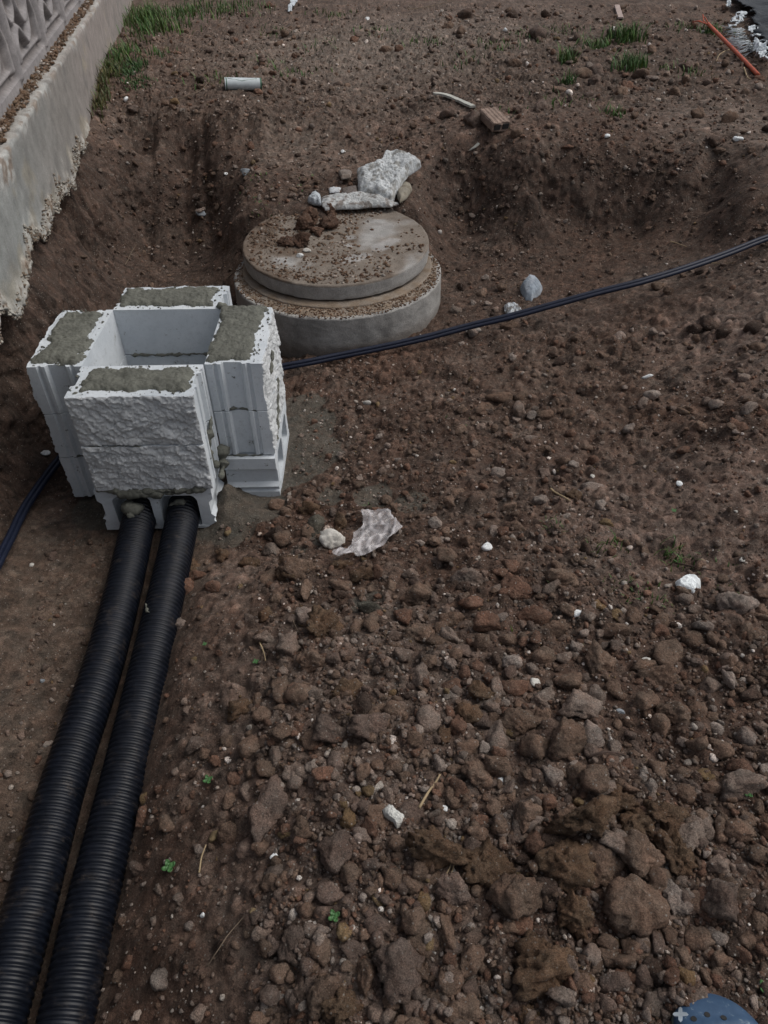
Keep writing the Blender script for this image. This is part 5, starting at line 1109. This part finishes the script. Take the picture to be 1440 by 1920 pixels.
# straws and twigs
STRAW = simple('dry_straw', (.34, .26, .16), .8, 200, .2, .001, .2, .3); TWIG = simple('dry_twig', (.15, .115, .085), .85, 200, .2, .001, .2, .3); DTW = simple('dark_twig', (.05, .03, .022), .85)
for k, (pts, r, m, lb) in enumerate((([(787, 1518), (806, 1486), (824, 1456)], .0032, STRAW, 'long pale straw lying in the clods left of the ochre cluster'), ([(1031, 922), (1050, 933), (1068, 944)], .0038, STRAW, 'short pale stick by the small pebbles'),
        ([(374, 1640), (380, 1612), (388, 1586)], .0022, STRAW, 'pale straw standing beside the tan stone chip'), ([(388, 1816), (415, 1778), (445, 1738), (474, 1704)], .0014, TWIG, 'thin grey twig on the bank by the pipes'), ([(838, 1655), (846, 1640), (852, 1622)], .0018, STRAW, 'short straw at the foot of the flat ochre clod'),
        ([(832, 1650), (842, 1632), (846, 1622)], .0014, STRAW, 'second thinner straw at the foot of the flat ochre clod'), ([(932, 1490), (948, 1500), (962, 1518), (960, 1545)], .0014, DTW, 'dark curved twig above the ochre cluster'), ([(488, 1208), (494, 1225), (498, 1243)], .0022, STRAW, 'small pale straw near the left edge of the clods'),
        ([(1100, 1425), (1125, 1417), (1150, 1415), (1168, 1420)], .0028, DTW, 'reddish dark root fragment in the clods'), ([(326, 190), (355, 182), (380, 170), (392, 150), (384, 118)], .0026, TWIG, 'bent dry stem on the back ground near the wall'), ([(386, 362), (420, 353), (452, 344)], .003, TWIG, 'pale dry stalk on the bank left of the lid'),
        ([(590, 378), (620, 360)], .001, TWIG, 'fine stalk on the slope behind the lid'), ([(1266, 1060), (1300, 1068), (1340, 1074)], .003, DTW, 'dark twig above the bright white stone'), ([(716, 1172), (728, 1168), (738, 1180)], .0012, TWIG, 'tiny twig by the clods below the film'),
        ([(236, 500), (246, 478), (256, 462)], .0026, TWIG, 'dry stalk on the dark bank behind the blocks'), ([(424, 528), (436, 514)], .003, TWIG, 'short stalk left of the manhole ring'), ([(1256, 456), (1272, 460), (1286, 466)], .0026, STRAW, 'pale straw on the pit floor above the cable'), ([(1310, 498), (1336, 497), (1372, 496)], .002, STRAW, 'thin straw just below the cable at the right'),
        ([(766, 20), (806, 14), (846, 4)], .004, TWIG, 'long pale stalk at the top of the back ground'), ([(875, 20), (895, 34), (905, 26)], .004, TWIG, 'forked pale stalk on the back ground'), ([(548, 1160), (560, 1190)], .0012, TWIG, 'hair-thin twig left among the clods'), ([(1366, 96), (1350, 104), (1342, 118)], .004, STRAW, 'pale straw beside the orange conduit'), ([(1394, 130), (1400, 148), (1406, 152)], .005, STRAW, 'bent pale straw at the lower end of the conduit'))):
    P = np.array([hit1(*p)+np.array((0, 0, .007+r)) for p in pts])
    if len(P) > 2: P = catmull(P, 6)
    P, s = resample(P, .006); P += .0015*np.stack([vn2(s*30, s*0+q, 740+k) for q in range(3)], 1)
    V, Fq = tube(P, r*(1-.4*s/s[-1]), 7); tag(link('straw' if m is STRAW else 'twig', mesh('straw', V-P[0], fix_quads(Fq), m), None, tuple(P[0])), lb, 'straw' if m is STRAW else 'twig', 'dry straws and twigs')

# ------------------------------------------------------------------ grass and seedlings
n = NT('grass_blade'); c = vcol(n); n.b.inputs['Specular IOR Level'].default_value = .3; GRASS = n.done(c, .55)
def blades(centres, rng):
    """centres: (world xyz, spread, count, height, colour)"""
    VV, FF, CC = [], [], []; k = 0
    for p, spx, spy, cnt, ht, col in centres:
        for _ in range(cnt):
            x = p[0]+rng.normal()*spx; y = p[1]+rng.normal()*spy
            if x < wall_x(y)+.01: continue
            z = float(gz(x, y)); h = ht*rng.uniform(.4, 1.15); a = rng.uniform(0, 2*math.pi); ln = h*rng.uniform(.15, .9)
            w = rng.uniform(.0014, .0030)*(1.9 if y > 4 else 1); dx, dy = math.cos(a), math.sin(a)
            for q in range(5):
                t = q/4; cx = x+dx*ln*t*t; cy = y+dy*ln*t*t; cz = z-.004+h*(t-.25*t*t); ww = w*(1-t)**.6+1e-5
                VV += [(cx-dy*ww, cy+dx*ww, cz), (cx+dy*ww, cy-dx*ww, cz)]
            for q in range(4): FF.append((k+2*q, k+2*q+1, k+2*q+3, k+2*q+2))
            cc = np.array(col)*rng.uniform(.6, 1.4)*np.array((rng.uniform(.8, 1.5), 1, rng.uniform(.6, 1.1))); CC += [cc]*10; k += 10
    return VV, FF, CC
rg = np.random.default_rng(12)
def cen(px, py, sx, sy, n_, h, col=(.055, .118, .034)): return (hit1(px, py), sx, sy, n_, h, col)
G1 = [cen(268, 40, .10, .25, 420, .17), (hit1(300, 60), .12, .3, 300, .14, (.055, .118, .034)), cen(352, 25, .12, .3, 300, .13), cen(420, 20, .10, .25, 160, .11), cen(250, 130, .05, .12, 420, .05, (.035, .09, .03)), cen(225, 110, .05, .25, 260, .11), cen(200, 150, .03, .22, 200, .12, (.07, .09, .035)), cen(190, 190, .02, .10, 90, .12, (.08, .09, .04)), cen(255, 160, .05, .08, 260, .035, (.035, .09, .03)), cen(470, 15, .12, .3, 90, .08), cen(300, 100, .06, .2, 60, .08)]
V, Fc, Cc = blades(G1, rg); tag(link('grass', mesh('grass', V, Fc, GRASS, np.array(Cc))), 'green grass growing thick along the foot of the wall', 'grass', kind='stuff')
G2 = [cen(x, y, .10, .10, n_, .06) for x, y, n_ in ((520, 60, 40), (600, 90, 40), (700, 60, 40), (796, 80, 60), (930, 90, 60), (1000, 70, 60), (1060, 60, 60), (860, 120, 40), (1280, 130, 60), (1340, 60, 60), (560, 140, 40), (400, 150, 40), (940, 215, 20), (1290, 50, 60), (620, 30, 60), (500, 110, 30), (1070, 190, 30))]
G2 += [cen(x, y, .05, .05, n_, .02) for x, y, n_ in ((1340, 1110, 14), (1370, 1050, 10), (860, 790, 8), (1000, 1200, 5), (560, 340, 20), (480, 340, 24), (490, 390, 20), (655, 398, 20), (370, 780, 0))]
V, Fc, Cc = blades(G2, rg); tag(link('grass', mesh('grass', V, Fc, GRASS, np.array(Cc))), 'sparse short grass blades over the back ground', 'grass', kind='stuff')
for x, y, sx, n_, h, lb in ((1172, 75, .07, 260, .15, 'tallest grass tuft on the back ground among dark clods'), (1180, 130, .06, 200, .13, 'grass tuft on the back ground just before the tallest one'), (1062, 115, .035, 90, .14, 'thin upright weed tuft on the back ground'), (1120, 90, .07, 140, .09, 'low grass tuft between the weed and the tallest tuft'), (1065, 155, .03, 60, .08, 'small grass sprig below the upright weed'), (1150, 215, .03, 40, .07, 'small grass sprig at the lip of the right bank'),
        (1255, 1045, .022, 34, .055, 'fresh grass tuft behind the bright white stone'), (1290, 1062, .02, 16, .04, 'few grass blades touching the twig above the white stone'), (1030, 984, .018, 20, .03, 'tiny grass sprig on the open earth'), (1170, 1105, .03, 34, .025, 'low trampled grass patch left of the white stone'), (1210, 1120, .03, 30, .025, 'low grass sprigs beside the mortar-stained earth'), (1125, 1030, .02, 10, .05, 'thin grass blade clump by the dark clod'), (1040, 1095, .012, 10, .03, 'tiny sprig between reddish clods'), (692, 948, .006, 7, .035, 'single green sprout above the plastic film'), (1335, 62, .04, 60, .09, 'bright green sprig behind the orange conduit'), (1160, 1025, .012, 10, .05, 'pair of thin blades left of the white stone'), (560, 1050, 0, 0, 0, None)):
    if not n_: continue
    p = hit1(x, y); V, Fc, Cc = blades([(p, sx, sx, n_, h, (.055, .118, .034))], rg)
    tag(link('grass_tuft', mesh('grass_tuft', np.array(V)-p, Fc, GRASS, np.array(Cc)), None, tuple(p)), lb, 'grass tuft', 'separate grass tufts')
SEED = simple('seedling_leaf', (.05, .14, .04), .5)
for x, y, r, lb in ((318, 1628, .009, 'four-leaved green seedling on the bank beside the pipes'), (391, 1466, .007, 'small green seedling on the upper bank near brown clods'), (480, 1245, .005, 'tiny green seedling by the small pale straw'), (1400, 1492, .006, 'green seedling right of the ochre cluster'), (1432, 1855, .007, 'green leaf by the clog at the right edge'), (385, 1212, .004, 'speck-like seedling near the top of the bank'), (1262, 962, .005, 'tiny green seedling on the open right ground'), (627, 1722, .007, 'dark green leaf among the lower clods')):
    p = hit1(x, y); o = tag(empty('seedling', tuple(p)), lb, 'seedling', 'green seedlings')
    for q in range(4):
        a = q*math.pi/2+.5; c = np.array((math.cos(a), math.sin(a), 0))*r*.9; t = np.linspace(0, 2*math.pi, 12, endpoint=False)
        L = np.stack([np.cos(t)*r*.8, np.sin(t)*r*.65, .25*r*np.cos(2*t)], 1); L = np.stack([L[:, 0]*math.cos(a)-L[:, 1]*math.sin(a), L[:, 0]*math.sin(a)+L[:, 1]*math.cos(a), L[:, 2]], 1)+c+np.array((0, 0, .012))
        V = np.vstack([L, [c+np.array((0, 0, .010))], L-np.array((0, 0, .0008))]); F_ = [(k, (k+1) % 12, 12) for k in range(12)]+[tuple(range(24, 12, -1))]+[(k, 13+k, 13+(k+1) % 12, (k+1) % 12) for k in range(12)]
        link('leaf', mesh('leaf', V, F_, SEED), o)

# ------------------------------------------------------------------ rubber clog
n = NT('blue_clog_rubber'); P_ = n.tc.outputs['Object']; n.b.inputs['Specular IOR Level'].default_value = .4
cb = n.mix(n.mr(n.noise(P_, 35, 5, .7), .35, .7), (.028, .062, .120), (.045, .090, .165))
cb = n.mix(n.mr(n.noise(P_, 70, 5, .75), .60, .68, 0, .75), cb, (.20, .26, .29)); cb = n.mix(n.mr(n.noise(P_, 18, 4, .7), .55, .75, 0, .5), cb, (.06, .075, .085))
CLOG = n.done(cb, .5, n.bump(n.noise(P_, 120, 4), .15, .001)); WSP = simple('white_scuff', (.42, .48, .53), .7); SOLE = simple('grey_green_sole', (.07, .085, .075), .8, 90, .3)
toe = at1(1312, 1858, .385); ax = np.array((.04, -1., 0)); ax /= np.linalg.norm(ax); sx_ = np.array((-ax[1], ax[0], 0.)); gl = .35
clog = tag(empty('rubber_clog', (toe[0], toe[1], gl)), 'scuffed blue rubber clog with ventilation holes at the bottom corner', 'clog')
LEN = .27
def halfw(t):
    """left and right half widths (m) along the clog, t in metres from the toe"""
    u = np.clip(t/LEN, 0, 1)
    base = .067*np.sqrt(np.clip(1-(1-np.clip(t/.062, 0, 1))**2, 0, 1))
    wst = 1-.22*np.exp(-((u-.58)/.16)**2)
    end = np.sqrt(np.clip(1-(np.clip((t-(LEN-.045))/.045, 0, 1))**2, 0, 1))
    return base*wst*end
nu, nvv = 120, 64
tt_ = LEN*np.linspace(0, 1, nu)**1.0; tt_[0] = 1e-5; tt_[-1] = LEN-1e-5; aa = np.linspace(-1, 1, nvv)
TT_, AA = np.meshgrid(tt_, aa, indexing='ij'); HW = halfw(TT_)
lat = np.sin(AA*math.pi/2)*HW + .012*np.clip(TT_/.06, 0, 1) - .012*np.exp(-((TT_-.16)/.07)**2)
hgt = .024 + np.where(TT_ < .12, .036*np.clip(TT_/.05, 0, 1)**.5+.018*np.clip((TT_-.04)/.08, 0, 1), .054)*np.cos(AA*math.pi/2)**.55
hgt = np.where(np.cos(AA*math.pi/2) < 1e-6, .024, hgt)
open_ = (TT_ > .135) & (TT_ < LEN-.018) & (np.abs(AA) < .72)
def cw_(t, l, h): return np.array((toe[0], toe[1], gl)) + ax*np.asarray(t)[..., None] + sx_*np.asarray(l)[..., None] + np.array((0, 0, 1.))*np.asarray(h)[..., None]
V = cw_(TT_, lat, hgt)-np.array(clog.location)
Fq = grid_faces(nu, nvv); Fq = Fq[~open_.ravel()[Fq].any(1)]
up_ = link('upper', mesh('upper', V.reshape(-1, 3), Fq, CLOG), clog); md = up_.modifiers.new('thickness', 'SOLIDIFY'); md.thickness = .004
ring_l = [(t, l) for t, l in zip(tt_[::2], lat[::2, 0])] + [(t, l) for t, l in zip(tt_[::-2], lat[::-2, -1])]
rl_ = np.array(ring_l); cmid = rl_.mean(0); m = len(rl_)
V = np.vstack([cw_(rl_[:, 0], cmid[1]+(rl_[:, 1]-cmid[1])*k, np.full(m, h)) for k, h in ((.93, .0), (1.02, .004), (1.045, .014), (1.0, .026))])-np.array(clog.location)
F_ = [(q*m+i, q*m+(i+1) % m, (q+1)*m+(i+1) % m, (q+1)*m+i) for q in range(3) for i in range(m)]+[tuple(range(m))[::-1], tuple(range(3*m, 4*m))]
link('sole', mesh('sole', V, F_, SOLE), clog)
def on_upper(px, py):
    d = rays(px, py); pts = CAM + d*np.linspace(.9, 1.6, 1400)[:, None]
    rel_ = pts-np.array((toe[0], toe[1], gl)); t = rel_@ax; l = rel_@sx_
    i = np.clip((t/LEN*(nu-1)).astype(int), 0, nu-1); hw = halfw(np.clip(t, 1e-5, LEN)); lc = .012*np.clip(t/.06, 0, 1)
    q = np.clip((l-lc)/np.maximum(hw, 1e-6), -.999, .999); A2 = np.arcsin(q)/(math.pi/2)
    H = .024+(.036*np.clip(t/.05, 0, 1)**.5+.018*np.clip((t-.04)/.08, 0, 1))*np.cos(A2*math.pi/2)**.55
    ok = (rel_[:, 2] < H) & (t > 0); k = int(np.argmax(ok)); return pts[k]
def disc(name, px, py, r, mat, star=0, th=.0012):
    p = on_upper(px, py); q1 = on_upper(px+6, py); q2 = on_upper(px, py-6); u = q1-p; v = q2-p; nn_ = np.cross(u, v); nn_ /= np.linalg.norm(nn_); u /= np.linalg.norm(u); v = np.cross(nn_, u)
    k = 24; t = np.linspace(0, 2*math.pi, k, endpoint=False); rr = r*(1+(.45*np.cos(4*t) if star else 0)); a_ = p+(np.cos(t)*rr)[:, None]*u+(np.sin(t)*rr)[:, None]*v
    V = np.vstack([a_+nn_*th, a_-nn_*.002])-np.array(clog.location); F_ = [tuple(range(k)), tuple(range(2*k-1, k-1, -1))]+[(i, k+i, k+(i+1) % k, (i+1) % k) for i in range(k)]
    link(name, mesh(name, V, F_, mat, smooth=False), clog)
for x, y in ((1301, 1911), (1326, 1903), (1357, 1909), (1312, 1932), (1342, 1930), (1372, 1936)): disc('vent_hole', x, y, .0045, DARK)
disc('scuff_mark', 1276, 1902, .0085, WSP, 1, .0008)
